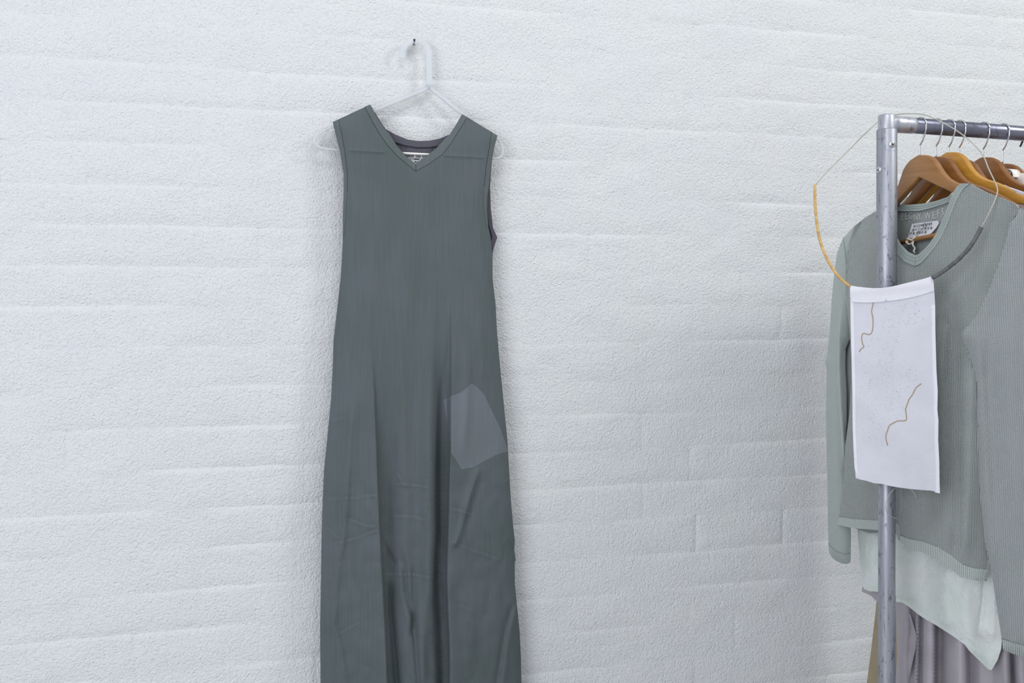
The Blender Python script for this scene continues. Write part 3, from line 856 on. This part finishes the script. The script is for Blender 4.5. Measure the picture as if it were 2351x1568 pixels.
bf_side = [np.array([(2262, 1334), (2273, 1250), (2275, 1150), (2270, 900), (2275, 780), (2325, 600), (2342, 480)], float), np.array([(1985, 500), (1948, 560), (1942, 690), (1953, 800), (1955, 860), (1941, 1020), (1927, 1180), (1921, 1205)], float)]
FOLD = [(2068, 960), (2072, 1060), (2073, 1120), (2069, 1190), (2064, 1245)]
body_folds = [
    (lip(FOLD, 46, .022, -1, 5, (.5, 0)), FOLD, 5),
    (ridge([(2150, 600), (2190, 760), (2193, 900), (2186, 1060), (2170, 1240)], 24, -.022, .2), None, 0),
    (ridge([(2200, 640), (2150, 800), (2130, 1000), (2118, 1260)], 26, .014, .2), None, 0),
    (ridge([(2235, 800), (2228, 950), (2222, 1100), (2212, 1320)], 18, .016, .2), None, 0),
    (ridge([(2205, 1000), (2203, 1150), (2190, 1300)], 13, -.012, .2), None, 0),
    (ridge([(2103, 610), (2100, 700), (2096, 860)], 24, .005, .3), None, 0),
    (ridge([(2290, 560), (2240, 650), (2210, 720)], 18, .004, .3), None, 0),
    (ridge([(1975, 560), (1972, 720), (1985, 950), (1975, 1200)], 22, .006, .25), None, 0),
    (ridge([(2010, 620), (2012, 900), (2010, 1200)], 18, -.006, .3), None, 0),
]
def body_off(X, Y):
    d1, _, _ = polydist(X, Y, bf_side[0]); d2, _, _ = polydist(X, Y, bf_side[1])
    d = np.minimum(d1, d2)
    o = .024 * (1 - np.exp(-d / 26.0)) + .003 * fbm(X / 60, Y / 90, 4, 2)
    for f, _, _ in body_folds: o = o + f(X, Y)
    return o
sweater = empty('knitted_sweater', rp(S_H[0]) * [1, 1, 0] + UP * 1.0, 'pale sage green long-sleeved V-neck knitted sweater, foremost garment on the rail', 'sweater')
sheet('front_panel', body_front, SF, M['knit'], body_off, thick=.003, res=8, lines=[(FOLD, 5)], parent=sweater)
back_top = [(2012, 484), (2034, 470), (2060, 469), (2085, 470), (2120, 467), (2150, 461), (2175, 452), (2205, 438), (2226, 424)]
body_back = back_top + [(2265, 446), (2300, 458), (2328, 470), (2338, 482), (2325, 600), (2300, 700), (2275, 780), (2270, 900), (2272, 1000), (2275, 1150), (2270, 1250), (2258, 1316),
                        (2205, 1300), (2150, 1262), (2085, 1240), (2050, 1222), (1995, 1224), (1960, 1212), (1930, 1195), (1935, 1120), (1938, 1020), (1940, 950), (1939, 860), (1939, 800), (1941, 740), (1946, 690), (1946, 620), (1950, 560), (1964, 522), (1985, 503)]
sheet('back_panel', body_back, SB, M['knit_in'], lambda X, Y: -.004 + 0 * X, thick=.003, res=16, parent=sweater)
bb_bot = [(2012, 498), (2034, 485), (2060, 484), (2085, 485), (2112, 484), (2140, 477), (2165, 469), (2190, 459), (2205, 452)]
sheet('back_neckband', strip([(2012, 484), (2034, 470), (2060, 469), (2085, 470), (2112, 468.5), (2140, 464), (2165, 456), (2190, 446), (2205, 438)], bb_bot), SB, M['knit_fine'], lambda X, Y: .0015 + 0 * X, thick=.004, res=6, parent=sweater)
thread_on('back_neck_seam', bb_bot, SB, lambda X, Y: 0 * X, .0008, M['seam'], sweater, -.0005)
for q in (.35, .65):
    a_ = np.array([(2012, 484), (2034, 470), (2060, 469), (2085, 470), (2112, 468.5), (2140, 464), (2165, 456), (2190, 446), (2205, 438)], float); b_ = np.array(bb_bot, float)
    thread_on('rib_line', a_ + (b_ - a_) * q, SB, lambda X, Y: .0015 + 0 * X, .0005, M['seam'], sweater, 0.0)
nb1 = sheet('neckband', strip(neck_in, neck_out), SF, M['knit_fine'], lambda X, Y: body_off(X, Y) + .0022, thick=.003, res=6, parent=sweater)
thread_on('neck_seam', neck_out, SF, body_off, .0009, M['seam'], sweater, .0012)
ni = np.array(neck_in, float); no = np.array(neck_out, float)
for q in (.3, .62):
    thread_on('rib_line', ni + (no - ni) * q, SF, lambda X, Y: body_off(X, Y) + .0022, .00055, M['seam'], sweater, .0)
thread_on('rib_line', [(2102, 587), (2101, 611)], SF, lambda X, Y: body_off(X, Y) + .0022, .0005, M['seam'], sweater, .0)
# hems
hem1b = [(1921, 1205), (1960, 1213), (2015, 1217), (2040, 1219), (2058, 1226), (2063, 1238)]
hem1a = [(1926, 1186), (1962, 1192), (2015, 1195), (2040, 1197), (2058, 1200), (2066, 1208)]
sheet('hem_ribbing', strip(hem1a, hem1b), SF, M['rib'], lambda X, Y: body_off(X, Y) + .002, thick=.004, res=7, parent=sweater)
thread_on('hem_seam', hem1a, SF, body_off, .0008, M['seam'], sweater, .001)
hem2b = [(2064, 1241), (2085, 1262), (2115, 1268), (2150, 1283), (2175, 1300), (2205, 1325), (2235, 1332), (2262, 1334)]
hem2a = [(2067, 1229), (2085, 1237), (2117, 1243), (2155, 1257), (2182, 1274), (2209, 1296), (2236, 1305), (2266, 1308)]
sheet('hem_ribbing', strip(hem2a, hem2b), SF, M['rib'], lambda X, Y: body_off(X, Y) + .002, thick=.004, res=7, parent=sweater)
thread_on('hem_seam', hem2a, SF, body_off, .0008, M['seam'], sweater, .001)
# far sleeve
slL = [(1990, 499), (1962, 518), (1935, 547), (1922, 580), (1916, 620), (1910, 680), (1905, 760), (1899, 815), (1895, 832), (1898, 850), (1896, 950), (1898, 1050), (1900, 1150), (1902, 1258), (1904, 1270), (1910, 1280), (1920, 1288), (1934, 1294), (1944, 1295), (1953, 1291), (1954, 1230), (1950, 1150), (1944, 1080), (1941, 1020), (1944, 970), (1944, 900), (1941, 850), (1942, 800), (1952, 776), (1956, 730), (1958, 640), (1966, 580), (1985, 530)]
slLb = np.array(slL + slL[:1], float)
LPL = [(1934, 690), (1928, 760), (1927, 840), (1931, 930), (1937, 1010), (1940, 1080)]
def slL_t(X, Y):
    d, _, _ = polydist(X, Y, slLb); return 1 - np.exp(-d / 12.0)
def slL_off(X, Y): return -.010 + .020 * slL_t(X, Y) + lip(LPL, 14, .010, -1, 4, (.2, .2))(X, Y) + .0015 * fbm(X / 30, Y / 60, 2, 2)
sheet('sleeve', slL, SS, M['knit_fine'], slL_off, lambda X, Y: -.012 - .016 * slL_t(X, Y), res=7, lines=[(LPL, 4)], parent=sweater)
thread_on('cuff_seam', [(1903, 1248), (1916, 1264), (1938, 1272), (1953, 1270)], SS, slL_off, .0007, M['seam'], sweater, .0008)
thread_on('shoulder_seam', [(1936, 548), (1940, 575), (1944, 620), (1946, 690)], SF, body_off, .0008, M['seam'], sweater, .0)
# near sleeve
slR = [(2342, 478), (2334, 492), (2319, 510), (2309, 550), (2294, 600), (2276, 650), (2250, 702), (2224, 742), (2207, 768), (2210, 780), (2222, 815), (2235, 870), (2241, 950), (2245, 1050), (2251, 1150), (2262, 1250), (2276, 1310), (2290, 1400), (2300, 1470), (2303, 1491), (2325, 1501), (2360, 1512), (2400, 1518), (2440, 1512), (2452, 1300), (2450, 1000), (2440, 760), (2420, 600), (2395, 520), (2370, 490)]
slRb = np.array(slR + slR[:1], float)
slR_edge = np.array([(2334, 492), (2309, 550), (2276, 650), (2224, 742), (2207, 770), (2222, 815), (2241, 950), (2251, 1150), (2276, 1310), (2303, 1491)], float)
ARM = [(2334, 490), (2319, 510), (2309, 550), (2294, 600), (2276, 650), (2252, 700)]
def slR_t(X, Y):
    d, _, _ = polydist(X, Y, slRb); return 1 - np.exp(-d / 26.0)
def slR_e(X, Y):
    d, _, _ = polydist(X, Y, slRb); return 1 - np.exp(-d / 4.0)
slR_f = [ridge([(2290, 640), (2275, 760), (2272, 950), (2290, 1200)], 18, -.008, .2), ridge([(2330, 620), (2325, 800), (2328, 1000), (2345, 1300)], 18, .006, .2),
         ridge([(2240, 760), (2252, 830), (2262, 1000), (2272, 1200), (2290, 1350)], 9, .006, .15), ridge([(2300, 900), (2305, 1100), (2320, 1400)], 14, -.004, .2), ridge([(2222, 775), (2236, 830), (2245, 900)], 4, -.004, .15)]
def slR_off(X, Y):
    up = sstep(560, 800, Y)
    o = (.016 + .004 * up) + .003 * slR_e(X, Y) + (.008 + .022 * up) * slR_t(X, Y) + .002 * fbm(X / 40, Y / 80, 3, 2)
    for f in slR_f: o = o + f(X, Y)
    return o
sheet('sleeve', slR, SF, M['knit_s'], slR_off, lambda X, Y: .002 - .022 * slR_t(X, Y), res=8, parent=sweater)
thread_on('armhole_seam', ARM + [(2224, 742)], SF, slR_off, .0012, M['seam'], sweater, .0005)
thread_on('sleeve_seam', [(2213, 782), (2228, 825), (2240, 890), (2246, 980)], SF, slR_off, .0009, M['seam'], sweater, .0003)
cuffa = [(2300, 1466), (2322, 1474), (2360, 1484), (2400, 1490), (2441, 1486)]
cuffb = [(2303, 1491), (2325, 1501), (2360, 1512), (2400, 1518), (2440, 1512)]
sheet('cuff_ribbing', strip(cuffa, cuffb), SF, M['rib'], lambda X, Y: slR_off(X, Y) + .0015, thick=.004, res=7, parent=sweater)
thread_on('cuff_seam', cuffa, SF, slR_off, .0008, M['seam'], sweater, .001)
# knitted-in letters, sewn tag and string inside the neck
def s_axes(pl, x, y, dx, dy, lift):
    p = pl.hit(float(x), float(y)) + pl.n * lift; q = pl.hit(float(x + dx), float(y + dy)) + pl.n * lift
    r = (q - p); r /= np.linalg.norm(r); up = np.cross(r, -pl.n); up = up if up[2] > 0 else -up
    return p, r, up
for ch_, x_, y_ in (('P', 2066, 506), ('E', 2075, 505), ('G', 2084, 504), ('N', 2095, 506), ('Y', 2105, 505), ('W', 2121, 504), ('E', 2138, 502), ('F', 2149, 498), ('S', 2159, 494)):
    p, r, up = s_axes(SB, x_, y_, 10, -2, -.0032)
    text('knitted_letter', ch_, p, r, up, .021, M['letters'], sweater, .0005, xs=.80, bold=.01)
tg = sheet('sewn_tag', [(2094, 514), (2153, 506.5), (2155.5, 512), (2150, 522), (2140, 534), (2126, 543), (2108, 545), (2083, 548.5)], SB, M['tagw'], lambda X, Y: .003 + .004 * sstep(515, 548, Y), thick=.0008, res=6, parent=sweater)
for body_, x_, y_, dx, dy, sz in (('0 1 2 3 4 5 6 7 8 9', 2101.5, 522.5, 40, -5.5, .0076), ('10 11 12 13 14 15 16', 2098, 531.5, 40, -5.0, .0074), ('17 18 19 20 21 22', 2093, 539.5, 40, -4.6, .0074)):
    p, r, up = s_axes(SB, x_, y_, dx, dy, .0042 + (y_ - 515) / 33 * .003)
    text('tag_numerals', body_, p, r, up, sz, M['ink'], tg, .0002, shear=.25, xs=.92, bold=.018)
cq = [SB.hit(2127.5 + 4.6 * math.cos(a), 517.5 + 4.6 * math.sin(a)) + SB.n * .0050 for a in np.linspace(0, 2 * math.pi, 21)[:-1]]
tube('numeral_ring', cq, .0004, M['ink'], tg, n=5, closed=True)
st = [(2118, 530), (2116, 540), (2112, 548), (2107, 552), (2098, 548), (2094, 553), (2098, 559), (2105, 561), (2110, 556), (2104, 550), (2096, 552), (2101, 561), (2109, 558), (2112, 566), (2113, 574), (2114, 582)]
sp_ = smooth([tuple(p) for p in st], 4)
tube('tag_string', SB.hit(sp_[:, 0], sp_[:, 1]) + SB.n * (.016 + .002 * np.sin(np.arange(len(sp_)) * .9))[:, None], .0017, M['string'], sweater, n=8)
tube('safety_pin', SB.hit(np.array([2119., 2117., 2118., 2120., 2117.]), np.array([523., 532., 536., 528., 524.])) + SB.n * .010, .0006, M['chrome'], sweater, n=6)

# ------------------------------------------------------------------ garments behind it
BP = hplane(1, 0.0)
blouse = empty('silk_blouse', rp(S_H[1]) * [1, 1, 0] + UP * 1.0, 'crumpled mint green silk blouse hanging lower than the sage sweater', 'blouse')
mint_f = [(2087, 470), (2095, 500), (2120, 540), (2160, 510), (2195, 465), (2215, 450), (2300, 480), (2325, 520), (2300, 700), (2290, 900), (2285, 1100), (2283, 1262), (2290, 1330), (2299, 1400), (2301, 1450), (2298, 1490), (2290, 1515), (2276, 1539), (2268, 1536), (2250, 1518), (2225, 1494), (2215, 1480), (2190, 1462), (2150, 1436), (2128, 1424), (2110, 1412), (2085, 1392), (2072, 1384), (2058, 1382), (2057, 1368), (2040, 1360), (2016, 1358.5), (1996, 1357.5), (1984, 1352), (1977, 1338), (1975, 1300), (1972, 1260), (1969, 1215), (1962, 1120), (1970, 900), (1965, 700), (1970, 560), (1990, 508), (2040, 480), (2073, 457), (2081, 447)]
mfb = np.array(mint_f + mint_f[:1], float)
MR = [(2270, 1240), (2262, 1300), (2256, 1380), (2248, 1440), (2243, 1470)]
mint_fd = [lip(MR, 26, .018, -1, 4, (.2, .1)), ridge([(2130, 1240), (2120, 1320), (2128, 1415)], 22, -.010, .15), ridge([(2085, 1220), (2080, 1300), (2090, 1385)], 16, .008, .15), ridge([(2175, 1290), (2168, 1380), (2180, 1450)], 20, .008, .15),
           ridge([(2005, 1240), (1998, 1280), (2004, 1330)], 6, .005, .2), ridge([(1985, 1230), (1990, 1290), (1988, 1340)], 5, .004, .2), ridge([(2215, 1340), (2225, 1400), (2232, 1480)], 10, -.006, .2), ridge([(2278, 1300), (2282, 1400), (2272, 1500)], 7, .005, .2)]
def mint_off(X, Y):
    d, _, _ = polydist(X, Y, mfb)
    o = .014 * (1 - np.exp(-d / 22)) * sstep(1100, 1260, Y) + .0022 * sstep(1150, 1250, Y) * np.abs(fbm(X / 17, Y / 19, 1, 3))
    for f in mint_fd: o = o + f(X, Y)
    return o
sheet('front_panel', mint_f, BP, M['mint'], mint_off, thick=.001, res=7, lines=[(MR, 4)], parent=blouse)
mhb = [(2057, 1381), (2072, 1384), (2085, 1392), (2110, 1412), (2128, 1424), (2150, 1436), (2190, 1462), (2215, 1480), (2232, 1500)]
mha = [(2058, 1371), (2077, 1377), (2092, 1387), (2116, 1405), (2134, 1417), (2155, 1429), (2194, 1454), (2219, 1472), (2238, 1494)]
sheet('hem', strip(mha, mhb), BP, M['mint_hem'], lambda X, Y: mint_off(X, Y) + .0012, thick=.0014, res=6, parent=blouse)

mint_b = [(2120, 520), (2200, 470), (2300, 490), (2310, 700), (2290, 1100), (2285, 1300), (2280, 1420), (2200, 1420), (2100, 1370), (2030, 1352), (1985, 1340), (1978, 1250), (1985, 900), (1975, 700), (1985, 540), (2050, 480)]
sheet('back_panel', mint_b, hplane(1, .014), M['mint'], None, thick=.001, res=24, parent=blouse)

MP = hplane(2, .004)
mauve = empty('mauve_dress', rp(S_H[2]) * [1, 1, 0] + UP * .8, 'long pale mauve dress with deep vertical folds, below the mint blouse', 'dress')
mv = [(2080, 485), (2110, 560), (2200, 590), (2262, 540), (2276, 470), (2279, 436), (2283, 427), (2290, 423.5), (2299, 424), (2310, 429), (2351, 443), (2385, 455), (2400, 475), (2395, 700), (2400, 1000), (2420, 1300), (2440, 1650), (2440, 1800), (2046, 1800), (2050, 1650), (2056, 1568), (2060, 1500), (2058, 1440), (2057, 1400), (2040, 1396), (2018, 1386), (2000, 1368), (1978, 1358), (1981, 1345), (1990, 1300), (1995, 900), (1990, 700), (1990, 560), (2020, 505)]
mvb = np.array(mv + mv[:1], float)
def mauve_off(X, Y):
    c = X + (Y - 1568) * .055 * (X - 2180) / 180.0 * -1
    yh = np.interp(X, [2057, 2110, 2190, 2275], [1375, 1410, 1460, 1540]); low = sstep(yh - 130, yh - 15, Y)
    pts = np.array([2040, 2058, 2070, 2082, 2092, 2099, 2104, 2112, 2120, 2130, 2142, 2150, 2162, 2172, 2182, 2192, 2204, 2216, 2228, 2238, 2250, 2265, 2280, 2296, 2308, 2318, 2326, 2334, 2344, 2356, 2400, 2440])
    val = np.array([0, .5, 1., .9, .45, .6, .75, -.1, .5, .95, .8, -.5, -.7, 0., .3, .8, 1., .7, -.3, -.1, .35, .2, .1, .5, .9, .7, -.5, .2, .9, .6, .3, 0])
    return .040 * low * np.interp(c, pts, val) + .004 * low * fbm(X / 30, Y / 200, 5, 2)
lapl = [(2066, 1420), (2085, 1398), (2103, 1450), (2098, 1500), (2084, 1568), (2078, 1640)]
sheet('dress_body', mv, MP, M['mauve'], mauve_off, thick=.0015, res=4.5, parent=mauve)
sh_ = [(2276, 455), (2279, 436), (2283, 427), (2290, 423.5), (2299, 424), (2310, 429), (2351, 443), (2385, 455), (2392, 500), (2330, 490), (2276, 480)]
sheet('shoulder_yoke', sh_, MP, M['lilac'], lambda X, Y: .006 + .004 * np.exp(-((X - 2336) / 6) ** 2) + 0 * X, thick=.009, res=6, parent=mauve)
thread_on('yoke_seam', [(2294, 425), (2292, 440), (2291, 470)], MP, lambda X, Y: .006 + 0 * X, .0007, M['mauve'], mauve, .0004)
fl_ = [(2066, 1400), (2078, 1396), (2090, 1412), (2098, 1440), (2104, 1462), (2101, 1490), (2092, 1530), (2084, 1568), (2078, 1650), (2066, 1650), (2074, 1560), (2084, 1500), (2080, 1450)]
sheet('front_flounce', fl_, MP, M['mauve'], lambda X, Y: .034 + .006 * fbm(X / 15, Y / 40, 2, 1), thick=.0015, res=7, parent=mauve)

KP = hplane(4, .0)
tan = empty('khaki_coat', rp(S_H[4]) * [1, 1, 0] + UP * .5, 'long khaki coat at the back of the rail, a narrow strip beside the post', 'coat')
tn = [(2150, 560), (2210, 500), (2270, 480), (2345, 520), (2400, 700), (2420, 1800), (1980, 1800), (1984, 1650), (1990, 1568), (1999, 1500), (2006, 1440), (2011, 1395), (2016, 1330), (2022, 1000), (2020, 700), (2040, 560), (2100, 520)]
sheet('coat_body', tn, KP, M['tan'], lambda X, Y: .004 * fbm(X / 25, Y / 120, 3, 2), thick=.002, res=14, parent=tan)

CP = hplane(5, -.018)
cream = empty('cream_top', rp(S_H[5]) * [1, 1, 0] + UP * 1.3, 'bunched cream gauze top with a white shoulder loop, at the right edge of the photo', 'top')
cr = [(2152, 470), (2172, 449), (2186, 443), (2200, 452), (2225, 520), (2290, 510), (2316, 470), (2324, 440), (2320, 428), (2324, 418), (2321, 410), (2332, 402), (2345, 397), (2362, 400), (2385, 420), (2405, 460), (2400, 700), (2390, 1050), (2190, 1050), (2170, 700), (2140, 540)]
crb = np.array(cr + cr[:1], float)
sheet('gauze_body', cr, CP, M['cream'], lambda X, Y: .010 * (1 - np.exp(-polydist(X, Y, crb)[0] / 8)) + .005 * np.abs(fbm(X / 9, Y / 14, 1, 2)), thick=.004, res=6, parent=cream)
lp_ = smooth([(2318, 406), (2322, 396), (2329, 390.5), (2337, 391), (2343, 397), (2345, 408)], 5)
P_ = CP.hit(lp_[:, 0], lp_[:, 1]) + CP.n * .012
V_ = []; 
for p in P_:
    for e in (-.011, .011):
        for z in (0, .0012): V_.append(p + CP.n * (-e) + UP * z)
F_ = []
for i in range(len(P_) - 1):
    a = i * 4; b = a + 4
    F_ += [[a, b, b + 2, a + 2], [a + 1, a + 3, b + 3, b + 1], [a, a + 1, b + 1, b], [a + 2, b + 2, b + 3, a + 3]]
F_ += [[0, 2, 3, 1], [len(V_) - 4, len(V_) - 3, len(V_) - 1, len(V_) - 2]]
mesh('shoulder_loop', V_, F_, M['white'], cream)

# ------------------------------------------------------------------ linen neckpiece on the corner of the rack
A_ = at(1950., 700., 2.015); B_ = at(2150., 700., 1.945)
dv = (B_ - A_) * [1, 1, 0]; dv /= np.linalg.norm(dv)
nn_ = np.array([dv[1], -dv[0], 0]); LP = Plane(A_, nn_)
neckpiece = empty('linen_neckpiece', LP.hit(2050., 1120.), 'white linen panel neckpiece hung by its cord over the corner post', 'necklace')
lt = [(1951, 655), (1967, 658), (1985, 660), (2005, 661.5), (2025, 661), (2043, 658.5), (2060, 655), (2080, 650), (2100, 645), (2121, 640), (2142, 633)]
lr = [(2145, 665), (2147, 700), (2147.5, 760), (2150, 850), (2153, 900), (2152, 940), (2154.5, 965), (2154, 1010), (2156.5, 1060), (2157, 1110), (2158, 1133)]
lb = [(2148, 1131), (2143, 1127), (2125, 1125.5), (2105, 1124), (2085, 1122), (2062, 1119), (2040, 1115), (2025, 1111), (2005, 1109), (1990, 1104), (1975, 1101), (1965, 1098)]
ll = [(1962, 1075), (1960, 1040), (1957.5, 980), (1957, 900), (1956, 860), (1954.5, 800), (1953, 740), (1952, 690)]
linen = lt + lr + lb + ll
def linen_off(X, Y):
    o = .0022 * fbm(X / 45, Y / 120, 7, 2) + .004 * np.cos((X - 2010) / 45) * sstep(700, 1100, Y)
    o = o + .0006 * sstep(700, 690, Y)
    return o
sheet('linen_panel', linen, LP, M['linen'], linen_off, thick=.0010, res=7, parent=neckpiece)
cas = [(1952.5, 692), (1967, 694), (1990, 694.5), (2010, 694), (2040, 691), (2070, 687), (2100, 681), (2125, 674), (2145, 667)]
sheet('top_casing', lt + cas[::-1], LP, M['linen_hem'], lambda X, Y: linen_off(X, Y) + .0022 + .003 * np.exp(-((Y - 668 + (X - 1950) * .09) / 10) ** 2), thick=.0030, res=6, parent=neckpiece)
sheet('side_hem', strip([(1952.5, 692)] + ll[::-1][1:], [(1960, 693), (1960.5, 740), (1962, 800), (1963.5, 860), (1964, 900), (1964.5, 980), (1967, 1040), (1969, 1075)] + [(1971, 1099)])[:-0 or None], LP, M['linen_hem'], lambda X, Y: linen_off(X, Y) + .0008, thick=.0008, res=6, parent=neckpiece)
sheet('side_hem', strip(lr[1:], [(x - 8, y) for x, y in lr[1:-1]] + [(2149, 1130)]), LP, M['linen_hem'], lambda X, Y: linen_off(X, Y) + .0008, thick=.0008, res=6, parent=neckpiece)
z2 = lambda l: [(1840 + x / 3.074, 640 + y / 3.074) for x, y in l]
e1 = smooth(z2([(510, 155), (503, 190), (495, 230), (503, 270), (505, 310), (500, 370), (480, 393), (455, 388), (432, 387), (425, 420), (430, 455), (440, 480), (420, 495), (408, 515)]), 3)
e2 = smooth(z2([(845, 740), (808, 770), (785, 815), (760, 850), (745, 890), (735, 925), (740, 965), (736, 1000), (680, 1003), (645, 1020), (620, 1037), (605, 1080), (595, 1112), (600, 1145), (608, 1175)]), 3)
thread_on('embroidered_line', [tuple(p) for p in e1], LP, linen_off, .00085, M['thread'], neckpiece, .0005)
thread_on('embroidered_line', [tuple(p) for p in e2], LP, linen_off, .00085, M['thread'], neckpiece, .0005)
rg = random.Random(3)
KV, KF = [], []
region = z2([(520, 190), (760, 130), (870, 170), (860, 320), (700, 330), (760, 400), (640, 470), (780, 620), (850, 690), (720, 800), (760, 840), (720, 960), (600, 1030), (590, 1180), (440, 1120), (390, 900), (430, 700), (390, 640), (400, 520), (520, 380)])
cnt_ = 0
while cnt_ < 300:
    x, y = rg.uniform(1965, 2125), rg.uniform(680, 1030)
    if not bool(inside(np.array([x]), np.array([y]), region)[0]): continue
    if rg.random() > .35 + .65 * (vnoise(x / 22, y / 22, 3) > -.15): continue
    cnt_ += 1
    p = LP.hit(x, y) + LP.n * (float(linen_off(np.array([x]), np.array([y]))[0]) + .0002)
    a = rg.uniform(-.3, .9); L = rg.uniform(.0008, .0019); w = rg.uniform(.0003, .0005)
    d = LP.a * math.cos(a) + UP * math.sin(a) * -1; e = np.cross(LP.n, d)
    b = len(KV)
    for q in (-d * L / 2, e * w, d * L / 2, -e * w): KV.append(p + q)
    KV.append(p + LP.n * .0005)
    KF += [[b, b + 1, b + 4], [b + 1, b + 2, b + 4], [b + 2, b + 3, b + 4], [b + 3, b, b + 4]]
kk = mesh('seed_stitches', KV, KF, M['knot'], neckpiece, smoothed=False); tag(kk, kind='stuff')
# wrapped rods and cord
def path3(pts, n=6): return smooth([at(float(x), float(y), t) for x, y, t in pts], n)
tr = path3([(1871, 424, 2.06), (1871, 455, 2.055), (1873, 490, 2.05), (1878, 530, 2.045), (1885, 560, 2.04), (1898, 592, 2.03), (1914, 620, 2.02), (1932, 642, 2.013), (1951, 657, 2.008)], 10)
tube('tan_wrapped_rod', tr, .0030 + .0003 * vnoise(np.arange(len(tr)) * .9, 0, 1), M['rod_tan'], neckpiece, n=12)
gr = path3([(2253, 522, 1.865), (2247, 533, 1.866), (2236, 553, 1.87), (2222, 573, 1.88), (2204, 592, 1.895), (2183, 610, 1.91), (2164, 624, 1.925), (2141, 638, 1.94)], 10)
tube('grey_wrapped_rod', gr, .0041 + .0004 * vnoise(np.arange(len(gr)) * .8, 4, 2), M['rod_grey'], neckpiece, n=12)
cd = path3([(1872, 425, 2.06), (1900, 393, 2.07), (1950, 343, 2.085), (1990, 303, 2.10), (2014, 281, 2.108), (2030, 268, 2.112), (2046, 263, 2.108), (2058, 263, 2.10), (2075, 261, 2.09), (2100, 261, 2.07), (2121, 263, 2.05), (2145, 272, 2.03), (2180, 290, 2.01), (2205, 306, 1.99), (2232, 328, 1.97), (2256, 355, 1.94), (2270, 388, 1.915), (2283, 415, 1.895), (2289, 430, 1.875), (2290, 441, 1.865), (2286, 455, 1.858), (2275, 480, 1.857), (2264, 503, 1.86), (2253, 523, 1.865)], 6)
tube('cord', cd, .0012, M['cord'], neckpiece, n=8)
lt1 = path3([(2056, 1119, 1.985), (2045, 1132, 1.98), (2036, 1148, 1.975), (2033, 1163, 1.975), (2037, 1176, 1.98), (2048, 1187, 1.985), (2060, 1191, 1.99)], 6)
tube('loose_thread', lt1, .0006, M['cord'], neckpiece, n=6)
lt2 = path3([(2088, 1122, 1.97), (2096, 1129, 1.965), (2101, 1136, 1.965), (2103, 1143, 1.965)], 5)
tube('loose_thread', lt2, .0005, M['cord'], neckpiece, n=6)
